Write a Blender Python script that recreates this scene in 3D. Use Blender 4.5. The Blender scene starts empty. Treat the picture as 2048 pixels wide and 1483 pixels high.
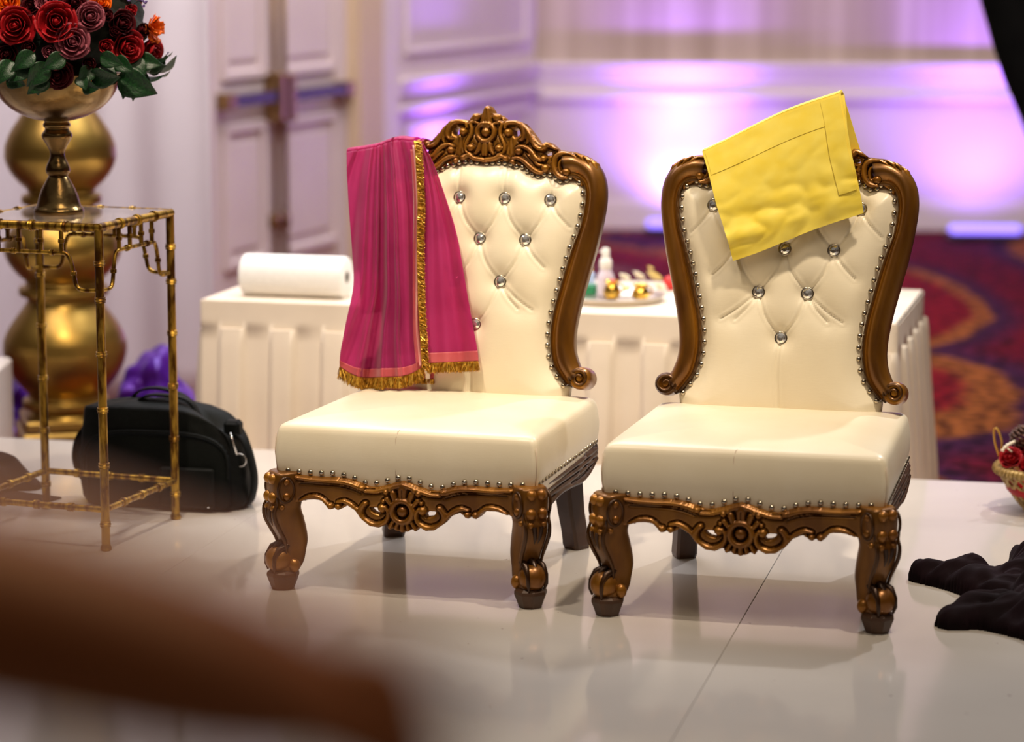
import bpy, math, random
import numpy as np
from mathutils import Vector, Matrix
import mathutils.noise as mnoise

random.seed(7)
np.random.seed(7)
SC = bpy.context.scene
COL = SC.collection

# ------------------------------------------------------------------ camera, world, lights, exposure
F_PX, CXP, CYP, CAM_H, HORIZON = 5300.0, 1024.0, 681.0, 1.67, -120.0
PITCH = math.atan((CYP - HORIZON) / F_PX)
cam_data = bpy.data.cameras.new('camera')
cam = bpy.data.objects.new('camera', cam_data)
COL.objects.link(cam)
cam.location = (0, 0, CAM_H)
cam.rotation_euler = (math.pi / 2 - PITCH, 0, 0)
cam_data.sensor_width = 36
cam_data.lens = F_PX / 2048 * 36
cam_data.shift_x = 0
cam_data.shift_y = -(741.5 - CYP) / 2048
cam_data.clip_start = 0.05
cam_data.clip_end = 200
cam_data.dof.use_dof = True
cam_data.dof.focus_distance = 6.95
cam_data.dof.aperture_fstop = 1.65
SC.camera = cam

world = bpy.data.worlds.new('world')
SC.world = world
world.use_nodes = True
world.node_tree.nodes['Background'].inputs[0].default_value = (1.0, 0.90, 0.78, 1)
world.node_tree.nodes['Background'].inputs[1].default_value = 0.17

SC.view_settings.view_transform = 'Standard'
SC.view_settings.look = 'None'
SC.view_settings.exposure = 0.0
SC.view_settings.gamma = 1.0
SC.view_settings.use_curve_mapping = False


def aim(o, target):
    d = Vector(target) - o.location
    o.rotation_euler = d.to_track_quat('-Z', 'Y').to_euler()


def area(name, loc, target, energy, size, color=(1, 1, 1), size_y=None):
    l = bpy.data.lights.new(name, 'AREA')
    l.energy = energy
    l.color = color
    l.size = size
    if size_y:
        l.shape = 'RECTANGLE'
        l.size_y = size_y
    o = bpy.data.objects.new(name, l)
    o.location = loc
    COL.objects.link(o)
    aim(o, target)
    return o


def spot(name, loc, target, energy, angle, color, blend=0.6, radius=0.06):
    l = bpy.data.lights.new(name, 'SPOT')
    l.energy = energy
    l.color = color
    l.spot_size = math.radians(angle)
    l.spot_blend = blend
    l.shadow_soft_size = radius
    o = bpy.data.objects.new(name, l)
    o.location = loc
    COL.objects.link(o)
    aim(o, target)
    return o


WARM = (1.0, 0.84, 0.64)
spot('overhead_spot', (3.2, 10.2, 5.2), (0.1, 7.0, 0.2), 620, 52, (0.97, 0.97, 1.0), 0.7, 0.10)
spot('overhead_spot', (-1.2, 5.5, 5.2), (-0.7, 7.75, 0.6), 760, 46, WARM, 0.9, 0.12)
spot('overhead_spot', (1.6, 5.6, 5.2), (0.7, 7.65, 0.6), 760, 46, WARM, 0.9, 0.12)
spot('overhead_spot', (-0.2, 2.2, 4.4), (-0.3, 0.9, 1.4), 210, 40, (1.0, 0.68, 0.36), 0.8, 0.15)  # added lamp without a fitting, warms the upper edge of the foreground arm
area('fill_panel', (0.2, 4.0, 4.8), (0.2, 6.2, 0), 50, 1.6, (1.0, 0.80, 0.56))  # added warm fill for the front of the stage floor
area('fill_panel', (-0.4, 9.6, 3.9), (-0.4, 8.9, 0), 120, 2.2, (0.96, 0.96, 1.0))  # added cool fill, whitens the far stage floor and the seat tops
area('fill_panel', (0.2, 13.6, 4.8), (0.2, 16.4, 0), 330, 5.0, (1.0, 0.86, 0.90))  # added pinkish fill that tints and lifts the far walls
area('fill_panel', (-2.4, 8.4, 4.2), (-1.9, 11.0, 0.9), 75, 1.8, (1.0, 0.88, 0.92))  # added fill to brighten the white curtain


# ------------------------------------------------------------------ projection helpers (pixel of the photo -> point in the place)
def ray(px, py):
    a = (px - CXP) / F_PX
    b = -(py - CYP) / F_PX
    return np.array([a, math.cos(PITCH) + b * math.sin(PITCH), -math.sin(PITCH) + b * math.cos(PITCH)])


ORG = np.array([0, 0, CAM_H])


def on_z(px, py, z=0.0):
    r = ray(px, py)
    return ORG + r * ((z - CAM_H) / r[2])


def on_y(px, py, y):
    r = ray(px, py)
    return ORG + r * (y / r[1])


def on_plane(px, py, p0, n):
    r = ray(px, py)
    return ORG + r * (np.dot(p0 - ORG, n) / np.dot(r, n))


# ------------------------------------------------------------------ mesh helpers
def props(o, label=None, cat=None, group=None, kind=None):
    if label: o['label'] = label
    if cat: o['category'] = cat
    if group: o['group'] = group
    if kind: o['kind'] = kind
    return o


def empty(name, loc, label=None, cat=None, group=None, rz=0.0, kind=None):
    o = bpy.data.objects.new(name, None)
    o.empty_display_size = 0.05
    o.location = Vector([float(v) for v in loc])
    o.rotation_euler = (0, 0, rz)
    COL.objects.link(o)
    return props(o, label, cat, group, kind)


def mk(name, vf, mat, parent=None, smooth=True, angle=None):
    v, f = vf
    me = bpy.data.meshes.new(name)
    me.from_pydata([tuple(float(c) for c in p) for p in v], [], [tuple(int(i) for i in q) for q in f])
    me.validate()
    if mat: me.materials.append(mat)
    if smooth:
        me.polygons.foreach_set('use_smooth', [True] * len(me.polygons))
        if angle is not None:
            me.set_sharp_from_angle(angle=math.radians(angle))
    me.update()
    o = bpy.data.objects.new(name, me)
    if parent is not None: o.parent = parent
    COL.objects.link(o)
    return o


def join(*parts):
    V, Fc = [], []
    for v, f in parts:
        n = len(V)
        V.extend([tuple(p) for p in v])
        Fc.extend([tuple(i + n for i in q) for q in f])
    return V, Fc


def xf(vf, fn):
    v, f = vf
    return [fn(p) for p in v], f


def move(vf, d):
    return xf(vf, lambda p: (p[0] + d[0], p[1] + d[1], p[2] + d[2]))


def mat_xf(vf, M):
    return xf(vf, lambda p: tuple(M @ Vector(p)))


def catmull(pts, n):
    P = np.array(pts, float)
    if len(P) < 3:
        t = np.linspace(0, 1, n)[:, None]
        return P[0] * (1 - t) + P[-1] * t
    Q = np.vstack([2 * P[0] - P[1], P, 2 * P[-1] - P[-2]])
    out = []
    for s in np.linspace(0, len(P) - 1, n):
        i = min(int(s), len(P) - 2)
        t = s - i
        a, b, c, d = Q[i], Q[i + 1], Q[i + 2], Q[i + 3]
        out.append(0.5 * ((2 * b) + (-a + c) * t + (2 * a - 5 * b + 4 * c - d) * t * t + (-a + 3 * b - 3 * c + d) * t ** 3))
    return np.array(out)


def arcresample(P, n):
    P = np.array(P, float)
    s = np.concatenate([[0], np.cumsum(np.linalg.norm(np.diff(P, axis=0), axis=1))])
    t = np.linspace(0, s[-1], n)
    return np.stack([np.interp(t, s, P[:, k]) for k in range(P.shape[1])], 1)


def tube(path, r, seg=10, closed=False, caps=True):
    P = [Vector([float(c) for c in p]) for p in path]
    n = len(P)
    rr = [r] * n if np.isscalar(r) else list(r)
    V, Fc = [], []
    up = None
    for i in range(n):
        if closed:
            t = P[(i + 1) % n] - P[(i - 1) % n]
        else:
            t = P[min(i + 1, n - 1)] - P[max(i - 1, 0)]
        if t.length < 1e-9: t = Vector((0, 0, 1))
        t.normalize()
        if up is None:
            up = Vector((0, 0, 1)) if abs(t.z) < 0.9 else Vector((1, 0, 0))
        s = t.cross(up)
        if s.length < 1e-6: s = t.cross(Vector((1, 0.3, 0.1)))
        s.normalize()
        up = s.cross(t).normalized()
        for k in range(seg):
            a = 2 * math.pi * k / seg
            V.append(tuple(P[i] + (s * math.cos(a) + up * math.sin(a)) * rr[i]))
    m = n if closed else n - 1
    for i in range(m):
        a0, b0 = i * seg, ((i + 1) % n) * seg
        for k in range(seg):
            k2 = (k + 1) % seg
            Fc.append((a0 + k, a0 + k2, b0 + k2, b0 + k))
    if caps and not closed:
        Fc.append(tuple(range(seg))[::-1])
        Fc.append(tuple(range((n - 1) * seg, n * seg)))
    return V, Fc


def lathe(prof, seg=48, center=(0, 0, 0)):
    V, Fc = [], []
    n = len(prof)
    for r, z in prof:
        for k in range(seg):
            a = 2 * math.pi * k / seg
            V.append((center[0] + r * math.cos(a), center[1] + r * math.sin(a), center[2] + z))
    for i in range(n - 1):
        for k in range(seg):
            k2 = (k + 1) % seg
            Fc.append((i * seg + k, i * seg + k2, (i + 1) * seg + k2, (i + 1) * seg + k))
    Fc.append(tuple(range(seg))[::-1])
    Fc.append(tuple(range((n - 1) * seg, n * seg)))
    return V, Fc


def box(x0, x1, y0, y1, z0, z1, bev=0.0):
    b = min(bev, (x1 - x0) / 2.1, (y1 - y0) / 2.1, (z1 - z0) / 2.1)
    if b <= 0:
        v = [(x, y, z) for z in (z0, z1) for y in (y0, y1) for x in (x0, x1)]
        f = [(0, 2, 3, 1), (4, 5, 7, 6), (0, 1, 5, 4), (2, 6, 7, 3), (0, 4, 6, 2), (1, 3, 7, 5)]
        return v, f
    V, Fc = [], []
    rings = [(z0, b), (z0 + b, 0), (z1 - b, 0), (z1, b)]
    for z, i in rings:
        xs0, xs1, ys0, ys1 = x0 + i, x1 - i, y0 + i, y1 - i
        c = b * 0.999 if i == 0 else 0.0005
        V += [(xs0 + c, ys0, z), (xs1 - c, ys0, z), (xs1, ys0 + c, z), (xs1, ys1 - c, z),
              (xs1 - c, ys1, z), (xs0 + c, ys1, z), (xs0, ys1 - c, z), (xs0, ys0 + c, z)]
    for r in range(3):
        for k in range(8):
            k2 = (k + 1) % 8
            Fc.append((r * 8 + k, r * 8 + k2, (r + 1) * 8 + k2, (r + 1) * 8 + k))
    Fc.append(tuple(range(8))[::-1])
    Fc.append(tuple(range(24, 32)))
    return V, Fc


def ball(c, r, seg=14, rings=9, sq=(1, 1, 1)):
    V, Fc = [], []
    for i in range(1, rings):
        th = math.pi * i / rings
        for k in range(seg):
            a = 2 * math.pi * k / seg
            V.append((c[0] + r * sq[0] * math.sin(th) * math.cos(a), c[1] + r * sq[1] * math.sin(th) * math.sin(a), c[2] + r * sq[2] * math.cos(th)))
    for i in range(rings - 2):
        for k in range(seg):
            k2 = (k + 1) % seg
            Fc.append((i * seg + k, (i + 1) * seg + k, (i + 1) * seg + k2, i * seg + k2))
    t, b = len(V), len(V) + 1
    V += [(c[0], c[1], c[2] + r * sq[2]), (c[0], c[1], c[2] - r * sq[2])]
    for k in range(seg):
        k2 = (k + 1) % seg
        Fc.append((t, k, k2))
        Fc.append((b, (rings - 2) * seg + k2, (rings - 2) * seg + k))
    return V, Fc


def grid_mesh(P):
    """P: array nv x nu x 3"""
    nv, nu = P.shape[:2]
    V = P.reshape(-1, 3)
    Fc = [(j * nu + i, j * nu + i + 1, (j + 1) * nu + i + 1, (j + 1) * nu + i) for j in range(nv - 1) for i in range(nu - 1)]
    return V, Fc


def thick_grid(P, t):
    """closed sheet of thickness t made from a point grid"""
    nv, nu = P.shape[:2]
    du = np.gradient(P, axis=1)
    dv = np.gradient(P, axis=0)
    N = np.cross(du, dv)
    N /= (np.linalg.norm(N, axis=2, keepdims=True) + 1e-9)
    A = (P + N * t / 2).reshape(-1, 3)
    B = (P - N * t / 2).reshape(-1, 3)
    n = nv * nu
    V = np.vstack([A, B])
    Fc = []
    for j in range(nv - 1):
        for i in range(nu - 1):
            a, b, c, d = j * nu + i, j * nu + i + 1, (j + 1) * nu + i + 1, (j + 1) * nu + i
            Fc.append((a, b, c, d))
            Fc.append((n + d, n + c, n + b, n + a))
    rim = [i for i in range(nu)] + [j * nu + nu - 1 for j in range(1, nv)] + [(nv - 1) * nu + i for i in range(nu - 2, -1, -1)] + [j * nu for j in range(nv - 2, 0, -1)]
    for a, b in zip(rim, rim[1:] + rim[:1]):
        Fc.append((b, a, n + a, n + b))
    return V, Fc


def seg_dist(U, V, pts, rad=None):
    """distance of every grid point to a polyline; with radii returns also q=d/r minimum and matching r"""
    best = np.full(U.shape, 1e9)
    br = np.zeros(U.shape)
    bq = np.full(U.shape, 1e9)
    for i in range(len(pts) - 1):
        ax, ay = pts[i]
        bx, by = pts[i + 1]
        dx, dy = bx - ax, by - ay
        L = dx * dx + dy * dy + 1e-12
        t = np.clip(((U - ax) * dx + (V - ay) * dy) / L, 0, 1)
        d = np.hypot(U - ax - t * dx, V - ay - t * dy)
        if rad is None:
            best = np.minimum(best, d)
        else:
            r = rad[i] * (1 - t) + rad[i + 1] * t
            q = d / r
            m = q < bq
            bq = np.where(m, q, bq)
            br = np.where(m, r, br)
    return best if rad is None else (bq, br)


def poly_sdf(U, V, poly):
    pts = list(poly) + [poly[0]]
    d = seg_dist(U, V, pts)
    inside = np.zeros(U.shape, bool)
    n = len(poly)
    for i in range(n):
        x0, y0 = poly[i]
        x1, y1 = poly[(i + 1) % n]
        c = ((y0 > V) != (y1 > V)) & (U < (x1 - x0) * (V - y0) / (y1 - y0 + 1e-15) + x0)
        inside ^= c
    return np.where(inside, -d, d)


def carve(outlines, holes, feats, step, thick, edge=0.006, sym=True, hfun=None, place=None, back=True, umax=None):
    """relief carving: outline polygons minus holes, raised features on the face.
    Returns a closed mesh; place maps (u, v, w) to a point."""
    allp = np.array([p for o in outlines for p in o])
    u0, v0 = allp.min(0) - 2 * step
    u1, v1 = allp.max(0) + 2 * step
    if sym:
        u1 = max(abs(u0), abs(u1))
        k = int(math.ceil(u1 / step))
        us = np.arange(-k, k + 1) * step
    else:
        us = np.arange(u0, u1 + step, step)
    vs = np.arange(v0, v1 + step, step)
    Ug, Vg = np.meshgrid(us, vs)
    Us = np.abs(Ug) if sym else Ug
    sd = np.full(Ug.shape, 1e9)
    for o in outlines:
        sd = np.minimum(sd, poly_sdf(Us, Vg, o))
    for h in holes:
        sd = np.maximum(sd, -poly_sdf(Us, Vg, h))
    gy, gx = np.gradient(sd, step)
    H = np.zeros(Ug.shape)
    cut = np.zeros(Ug.shape)
    top = np.full(Ug.shape, -1.0)
    for ft in feats:
        k = ft[0]
        if k == 's':
            pts, r, h = ft[1], ft[2], ft[3]
            P = catmull(pts, max(8, len(pts) * 5))
            rr = np.interp(np.linspace(0, 1, len(P)), np.linspace(0, 1, len(r)), r) if not np.isscalar(r) else np.full(len(P), r)
            q, br = seg_dist(Us, Vg, P, rr)
        elif k == 'b':
            c, r, h = ft[1], ft[2], ft[3]
            d = np.hypot(Us - c[0], Vg - c[1])
            q, br = d / r, np.full(Ug.shape, r)
        elif k == 'r':
            c, R, r, h = ft[1], ft[2], ft[3], ft[4]
            d = np.abs(np.hypot(Us - c[0], Vg - c[1]) - R)
            q, br = d / r, np.full(Ug.shape, r)
        elif k == 'g':
            pts, r, dp = ft[1], ft[2], ft[3]
            P = catmull(pts, max(8, len(pts) * 5))
            d = seg_dist(Us, Vg, P)
            cut = np.maximum(cut, dp * np.exp(-(d / r) ** 2))
            continue
        hh = np.where(q < 1, h * np.sqrt(np.clip(1 - q * q, 0, 1)), -1)
        top = np.maximum(top, hh)
        d_out = (q - 1) * br
        cut = np.maximum(cut, np.where(q >= 1, 0.0038 * np.exp(-(d_out / 0.0026) ** 2), 0))
    H = np.where(top > 0, top, -cut)
    for ft in feats:
        if ft[0] == 'g':
            P = catmull(ft[1], max(8, len(ft[1]) * 5))
            H -= np.where(top > 0, 0.8 * ft[3] * np.exp(-(seg_dist(Us, Vg, P) / ft[2]) ** 2), 0)
    if hfun is not None:
        H = H + hfun(Ug, Vg, sd)
    e = np.clip((edge + sd) / edge, 0, 1)
    H = H - edge * (1 - np.sqrt(np.clip(1 - e * e, 0, 1)))
    mean = (sd[:-1, :-1] + sd[1:, :-1] + sd[:-1, 1:] + sd[1:, 1:]) / 4
    keep = mean < 0.15 * step
    used = np.zeros(Ug.shape, bool)
    used[:-1, :-1] |= keep; used[1:, :-1] |= keep; used[:-1, 1:] |= keep; used[1:, 1:] |= keep
    snap = used & (sd > -0.45 * step)
    gn = np.hypot(gx, gy) + 1e-9
    mv = np.clip(np.where(snap, sd, 0), -step, step)
    Un = Ug - mv * gx / gn
    Vn = Vg - mv * gy / gn
    idx = np.full(Ug.shape, -1)
    idx[used] = np.arange(used.sum())
    n = int(used.sum())
    pu, pv, pw = Un[used], Vn[used], H[used]
    V = [place(a, b, c) for a, b, c in zip(pu, pv, pw)]
    V += [place(a, b, -thick) for a, b in zip(pu, pv)]
    Fc = []
    ecount = {}
    jj, ii = np.nonzero(keep)
    for j, i in zip(jj, ii):
        q = (idx[j, i], idx[j, i + 1], idx[j + 1, i + 1], idx[j + 1, i])
        Fc.append(q)
        if back: Fc.append((q[3] + n, q[2] + n, q[1] + n, q[0] + n))
        for a, b in ((q[0], q[1]), (q[1], q[2]), (q[2], q[3]), (q[3], q[0])):
            if (b, a) in ecount: del ecount[(b, a)]
            else: ecount[(a, b)] = 1
    for a, b in ecount:
        Fc.append((b, a, a + n, b + n))
    return V, Fc


# ------------------------------------------------------------------ materials
def new_mat(name):
    m = bpy.data.materials.new(name)
    m.use_nodes = True
    nt = m.node_tree
    return m, nt, nt.nodes['Principled BSDF']


def noise_col(nt, c1, c2, scale=8, detail=4, coord='Object', stretch=None, lo=0.35, hi=0.65):
    tc = nt.nodes.new('ShaderNodeTexCoord')
    src = tc.outputs[coord]
    if stretch:
        mp = nt.nodes.new('ShaderNodeMapping')
        mp.inputs['Scale'].default_value = stretch
        nt.links.new(src, mp.inputs[0])
        src = mp.outputs[0]
    n = nt.nodes.new('ShaderNodeTexNoise')
    n.inputs['Scale'].default_value = scale
    n.inputs['Detail'].default_value = detail
    nt.links.new(src, n.inputs['Vector'])
    r = nt.nodes.new('ShaderNodeValToRGB')
    r.color_ramp.elements[0].position = lo
    r.color_ramp.elements[1].position = hi
    r.color_ramp.elements[0].color = (*c1, 1)
    r.color_ramp.elements[1].color = (*c2, 1)
    nt.links.new(n.outputs['Fac'], r.inputs[0])
    return n, r


def add_bump(nt, b, height_out, strength=0.2, dist=0.01):
    bp = nt.nodes.new('ShaderNodeBump')
    bp.inputs['Strength'].default_value = strength
    bp.inputs['Distance'].default_value = dist
    nt.links.new(height_out, bp.inputs['Height'])
    nt.links.new(bp.outputs[0], b.inputs['Normal'])
    return bp


def simple(name, c1, c2=None, rough=0.5, metal=0.0, scale=10, bump=0.0, bdist=0.005, stretch=None, coat=0.0, sheen=0.0, lo=0.35, hi=0.65, spec=None):
    m, nt, b = new_mat(name)
    n, r = noise_col(nt, c1, c2 or c1, scale, stretch=stretch, lo=lo, hi=hi)
    nt.links.new(r.outputs[0], b.inputs['Base Color'])
    b.inputs['Roughness'].default_value = rough
    b.inputs['Metallic'].default_value = metal
    b.inputs['Coat Weight'].default_value = coat
    b.inputs['Coat Roughness'].default_value = 0.2
    b.inputs['Sheen Weight'].default_value = sheen
    if spec is not None: b.inputs['Specular IOR Level'].default_value = spec
    if bump > 0: add_bump(nt, b, n.outputs['Fac'], bump, bdist)
    return m


def wood_mat():
    m, nt, b = new_mat('carved_wood_bronze')
    n, r = noise_col(nt, (0.19, 0.068, 0.006), (0.36, 0.150, 0.013), 14, 5, stretch=(1, 1, 0.35))
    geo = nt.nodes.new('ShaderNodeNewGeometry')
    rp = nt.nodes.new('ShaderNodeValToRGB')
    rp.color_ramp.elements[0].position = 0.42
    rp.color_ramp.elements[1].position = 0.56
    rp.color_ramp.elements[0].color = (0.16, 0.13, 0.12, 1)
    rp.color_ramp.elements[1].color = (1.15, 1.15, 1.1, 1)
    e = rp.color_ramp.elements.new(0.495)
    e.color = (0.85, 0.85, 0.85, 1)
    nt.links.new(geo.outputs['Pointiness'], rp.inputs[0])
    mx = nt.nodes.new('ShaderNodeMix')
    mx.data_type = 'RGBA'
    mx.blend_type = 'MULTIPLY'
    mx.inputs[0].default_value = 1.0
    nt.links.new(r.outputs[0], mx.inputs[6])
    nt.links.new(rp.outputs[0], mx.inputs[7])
    nt.links.new(mx.outputs[2], b.inputs['Base Color'])
    b.inputs['Metallic'].default_value = 0.5
    b.inputs['Roughness'].default_value = 0.33
    b.inputs['Coat Weight'].default_value = 0.25
    b.inputs['Coat Roughness'].default_value = 0.25
    add_bump(nt, b, n.outputs['Fac'], 0.12, 0.003)
    return m


def leather_mat():
    m, nt, b = new_mat('cream_leather')
    n, r = noise_col(nt, (0.83, 0.73, 0.54), (0.87, 0.78, 0.60), 5, 3)
    nt.links.new(r.outputs[0], b.inputs['Base Color'])
    b.inputs['Roughness'].default_value = 0.34
    tc = nt.nodes.new('ShaderNodeTexCoord')
    mp = nt.nodes.new('ShaderNodeMapping')
    mp.inputs['Scale'].default_value = (18, 18, 260)
    nt.links.new(tc.outputs['Object'], mp.inputs[0])
    n2 = nt.nodes.new('ShaderNodeTexNoise')
    n2.inputs['Scale'].default_value = 2.5
    n2.inputs['Detail'].default_value = 4
    nt.links.new(mp.outputs[0], n2.inputs['Vector'])
    add_bump(nt, b, n2.outputs['Fac'], 0.10, 0.002)
    return m


M = {}
M['wood'] = wood_mat()
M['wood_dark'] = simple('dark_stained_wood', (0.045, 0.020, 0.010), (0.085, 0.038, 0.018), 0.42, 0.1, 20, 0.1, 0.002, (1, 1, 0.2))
M['leather'] = leather_mat()
M['seam'] = simple('leather_seam', (0.62, 0.48, 0.36), (0.66, 0.52, 0.40), 0.5)
M['nail'] = simple('nickel_nail', (0.42, 0.36, 0.28), (0.62, 0.55, 0.44), 0.22, 1.0, 60)
M['chrome'] = simple('chrome', (0.75, 0.73, 0.70), (0.85, 0.83, 0.8), 0.12, 1.0, 30)


def crystal_mat():
    m, nt, b = new_mat('crystal')
    b.inputs['Base Color'].default_value = (0.95, 0.95, 0.96, 1)
    b.inputs['Roughness'].default_value = 0.03
    b.inputs['Metallic'].default_value = 0.85
    n, r = noise_col(nt, (0.50, 0.46, 0.43), (1, 1, 1), 90, 2, lo=0.4, hi=0.55)
    nt.links.new(r.outputs[0], b.inputs['Base Color'])
    return m


M['crystal'] = crystal_mat()


def gold_leaf_mat():
    m, nt, b = new_mat('antique_gold_leaf')
    n, r = noise_col(nt, (0.10, 0.038, 0.005), (0.50, 0.29, 0.04), 60, 6, stretch=(1, 1, 0.25), lo=0.40, hi=0.60)
    nt.links.new(r.outputs[0], b.inputs['Base Color'])
    b.inputs['Metallic'].default_value = 0.9
    b.inputs['Roughness'].default_value = 0.33
    add_bump(nt, b, n.outputs['Fac'], 0.25, 0.002)
    return m


M['gold_leaf'] = gold_leaf_mat()
M['gold_satin'] = simple('satin_gold', (0.34, 0.205, 0.045), (0.40, 0.25, 0.06), 0.36, 0.95, 3)


def brass_mat():
    m, nt, b = new_mat('hammered_antique_brass')
    n, r = noise_col(nt, (0.15, 0.09, 0.035), (0.33, 0.21, 0.08), 9, 6, lo=0.4, hi=0.62)
    nt.links.new(r.outputs[0], b.inputs['Base Color'])
    b.inputs['Metallic'].default_value = 1.0
    b.inputs['Roughness'].default_value = 0.24
    n2 = nt.nodes.new('ShaderNodeTexNoise')
    n2.inputs['Scale'].default_value = 70
    n2.inputs['Detail'].default_value = 3
    tc = nt.nodes.new('ShaderNodeTexCoord')
    nt.links.new(tc.outputs['Object'], n2.inputs['Vector'])
    add_bump(nt, b, n2.outputs['Fac'], 0.22, 0.004)
    return m


M['brass'] = brass_mat()


def glass_top_mat():
    m, nt, b = new_mat('smoked_glass')
    b.inputs['Base Color'].default_value = (0.62, 0.55, 0.50, 1)
    b.inputs['Transmission Weight'].default_value = 0.85
    b.inputs['Roughness'].default_value = 0.02
    b.inputs['IOR'].default_value = 1.5
    return m


M['glass'] = glass_top_mat()


def cloth_translucent(name, c1, c2, rough=0.55, alpha=1.0, trans=0.4, sheen=0.3, weave=900):
    m, nt, b = new_mat(name)
    n, r = noise_col(nt, c1, c2, 7, 4)
    nt.links.new(r.outputs[0], b.inputs['Base Color'])
    b.inputs['Roughness'].default_value = rough
    b.inputs['Sheen Weight'].default_value = sheen
    tr = nt.nodes.new('ShaderNodeBsdfTranslucent')
    nt.links.new(r.outputs[0], tr.inputs['Color'])
    mx = nt.nodes.new('ShaderNodeMixShader')
    mx.inputs[0].default_value = trans
    nt.links.new(b.outputs[0], mx.inputs[1])
    nt.links.new(tr.outputs[0], mx.inputs[2])
    out = nt.nodes['Material Output']
    if alpha < 1:
        tp = nt.nodes.new('ShaderNodeBsdfTransparent')
        tp.inputs['Color'].default_value = (min(1, c2[0] * 2.2), min(1, c2[1] * 4 + .1), min(1, c2[2] * 2.2), 1)
        m2 = nt.nodes.new('ShaderNodeMixShader')
        m2.inputs[0].default_value = 1 - alpha
        nt.links.new(mx.outputs[0], m2.inputs[1])
        nt.links.new(tp.outputs[0], m2.inputs[2])
        nt.links.new(m2.outputs[0], out.inputs['Surface'])
    else:
        nt.links.new(mx.outputs[0], out.inputs['Surface'])
    return m


M['pink'] = cloth_translucent('pink_chiffon', (0.50, 0.030, 0.20), (0.60, 0.050, 0.27), 0.5, 0.62, 0.35)
M['pink_hem'] = cloth_translucent('salmon_hem', (0.60, 0.085, 0.11), (0.68, 0.13, 0.15), 0.5, 0.93, 0.2)
M['pink_satin'] = simple('pale_pink_ribbon', (0.80, 0.36, 0.36), (0.85, 0.45, 0.40), 0.35, 0.1, 30)
M['gold_thread'] = simple('gold_thread', (0.45, 0.22, 0.02), (0.85, 0.52, 0.08), 0.35, 0.65, 120, lo=0.4, hi=0.6)
M['yellow'] = simple('yellow_cotton', (0.90, 0.68, 0.055), (0.94, 0.76, 0.12), 0.6, 0, 14, 0.15, 0.004)
M['table_cloth'] = simple('ivory_tablecloth', (0.73, 0.63, 0.51), (0.78, 0.68, 0.56), 0.75, 0, 4)
M['drape'] = simple('white_voile', (0.82, 0.74, 0.78), (0.86, 0.78, 0.82), 0.8, 0, 2)
M['paper'] = simple('white_paper', (0.86, 0.85, 0.82), (0.90, 0.89, 0.86), 0.8, 0, 60, 0.1, 0.002)
M['cardboard'] = simple('brown_cardboard', (0.06, 0.05, 0.03), (0.10, 0.08, 0.05), 0.8)
M['steel'] = simple('steel_plate', (0.62, 0.58, 0.52), (0.72, 0.67, 0.60), 0.28, 0.9, 8)
M['pot'] = simple('polished_brass', (0.60, 0.34, 0.05), (0.72, 0.44, 0.08), 0.22, 1.0, 8)
M['plastic_white'] = simple('white_plastic', (0.84, 0.82, 0.78), (0.86, 0.84, 0.8), 0.4)
M['plastic_clear'] = simple('clear_bottle', (0.68, 0.60, 0.70), (0.74, 0.66, 0.76), 0.15, 0, 5, coat=0.5)
M['red_paper'] = simple('red_wrapper', (0.62, 0.02, 0.02), (0.72, 0.04, 0.03), 0.4)
M['green_paper'] = simple('green_packet', (0.01, 0.16, 0.06), (0.02, 0.24, 0.10), 0.4)
M['blue_paper'] = simple('blue_packet', (0.30, 0.45, 0.75), (0.55, 0.65, 0.85), 0.4)
M['petal_yellow'] = simple('yellow_petal', (0.85, 0.62, 0.10), (0.90, 0.80, 0.45), 0.6, 0, 25)
M['petal_cream'] = simple('cream_petal', (0.86, 0.76, 0.55), (0.90, 0.84, 0.70), 0.6, 0, 25)
M['red'] = simple('red_petal', (0.24, 0.002, 0.006), (0.44, 0.006, 0.012), 0.55, 0, 22, 0.1, 0.003, spec=0.25)
M['dark_red'] = simple('burgundy_petal', (0.045, 0.001, 0.004), (0.085, 0.002, 0.006), 0.6, 0, 22, spec=0.2)
M['mauve'] = simple('mauve_petal', (0.22, 0.035, 0.055), (0.38, 0.11, 0.15), 0.55, 0, 30, spec=0.25)
M['orange'] = simple('orange_petal', (0.70, 0.08, 0.002), (0.85, 0.18, 0.004), 0.5, 0, 30, spec=0.25)
M['leaf'] = simple('green_leaf', (0.003, 0.022, 0.007), (0.010, 0.058, 0.013), 0.38, 0, 18, 0.3, 0.004)
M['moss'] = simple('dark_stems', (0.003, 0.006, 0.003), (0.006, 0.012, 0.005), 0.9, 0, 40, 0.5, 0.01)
M['violet'] = simple('violet_blossom', (0.07, 0.03, 0.16), (0.16, 0.09, 0.30), 0.6)
M['black_nylon'] = simple('black_nylon', (0.0022, 0.0028, 0.0024), (0.004, 0.005, 0.0045), 0.6, 0, 120, 0.2, 0.002, spec=0.12)
M['black_panel'] = simple('black_mesh_fabric', (0.003, 0.0038, 0.0034), (0.005, 0.006, 0.0055), 0.8, 0, 200, 0.2, 0.002, spec=0.1)
M['purple_satin'] = simple('purple_satin', (0.055, 0.006, 0.24), (0.13, 0.02, 0.42), 0.3, 0.2, 6)
M['plum'] = simple('dark_plum_cloth', (0.0055, 0.0015, 0.003), (0.011, 0.003, 0.006), 0.8, 0, 9, 0.2, 0.004, spec=0.12)
M['black_drape'] = simple('black_drape', (0.004, 0.004, 0.0035), (0.006, 0.006, 0.005), 0.9, 0, 9, spec=0.1)
M['rattan'] = simple('gilded_rattan', (0.22, 0.13, 0.035), (0.50, 0.33, 0.10), 0.45, 0.4, 90, 0.4, 0.004)
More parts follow.
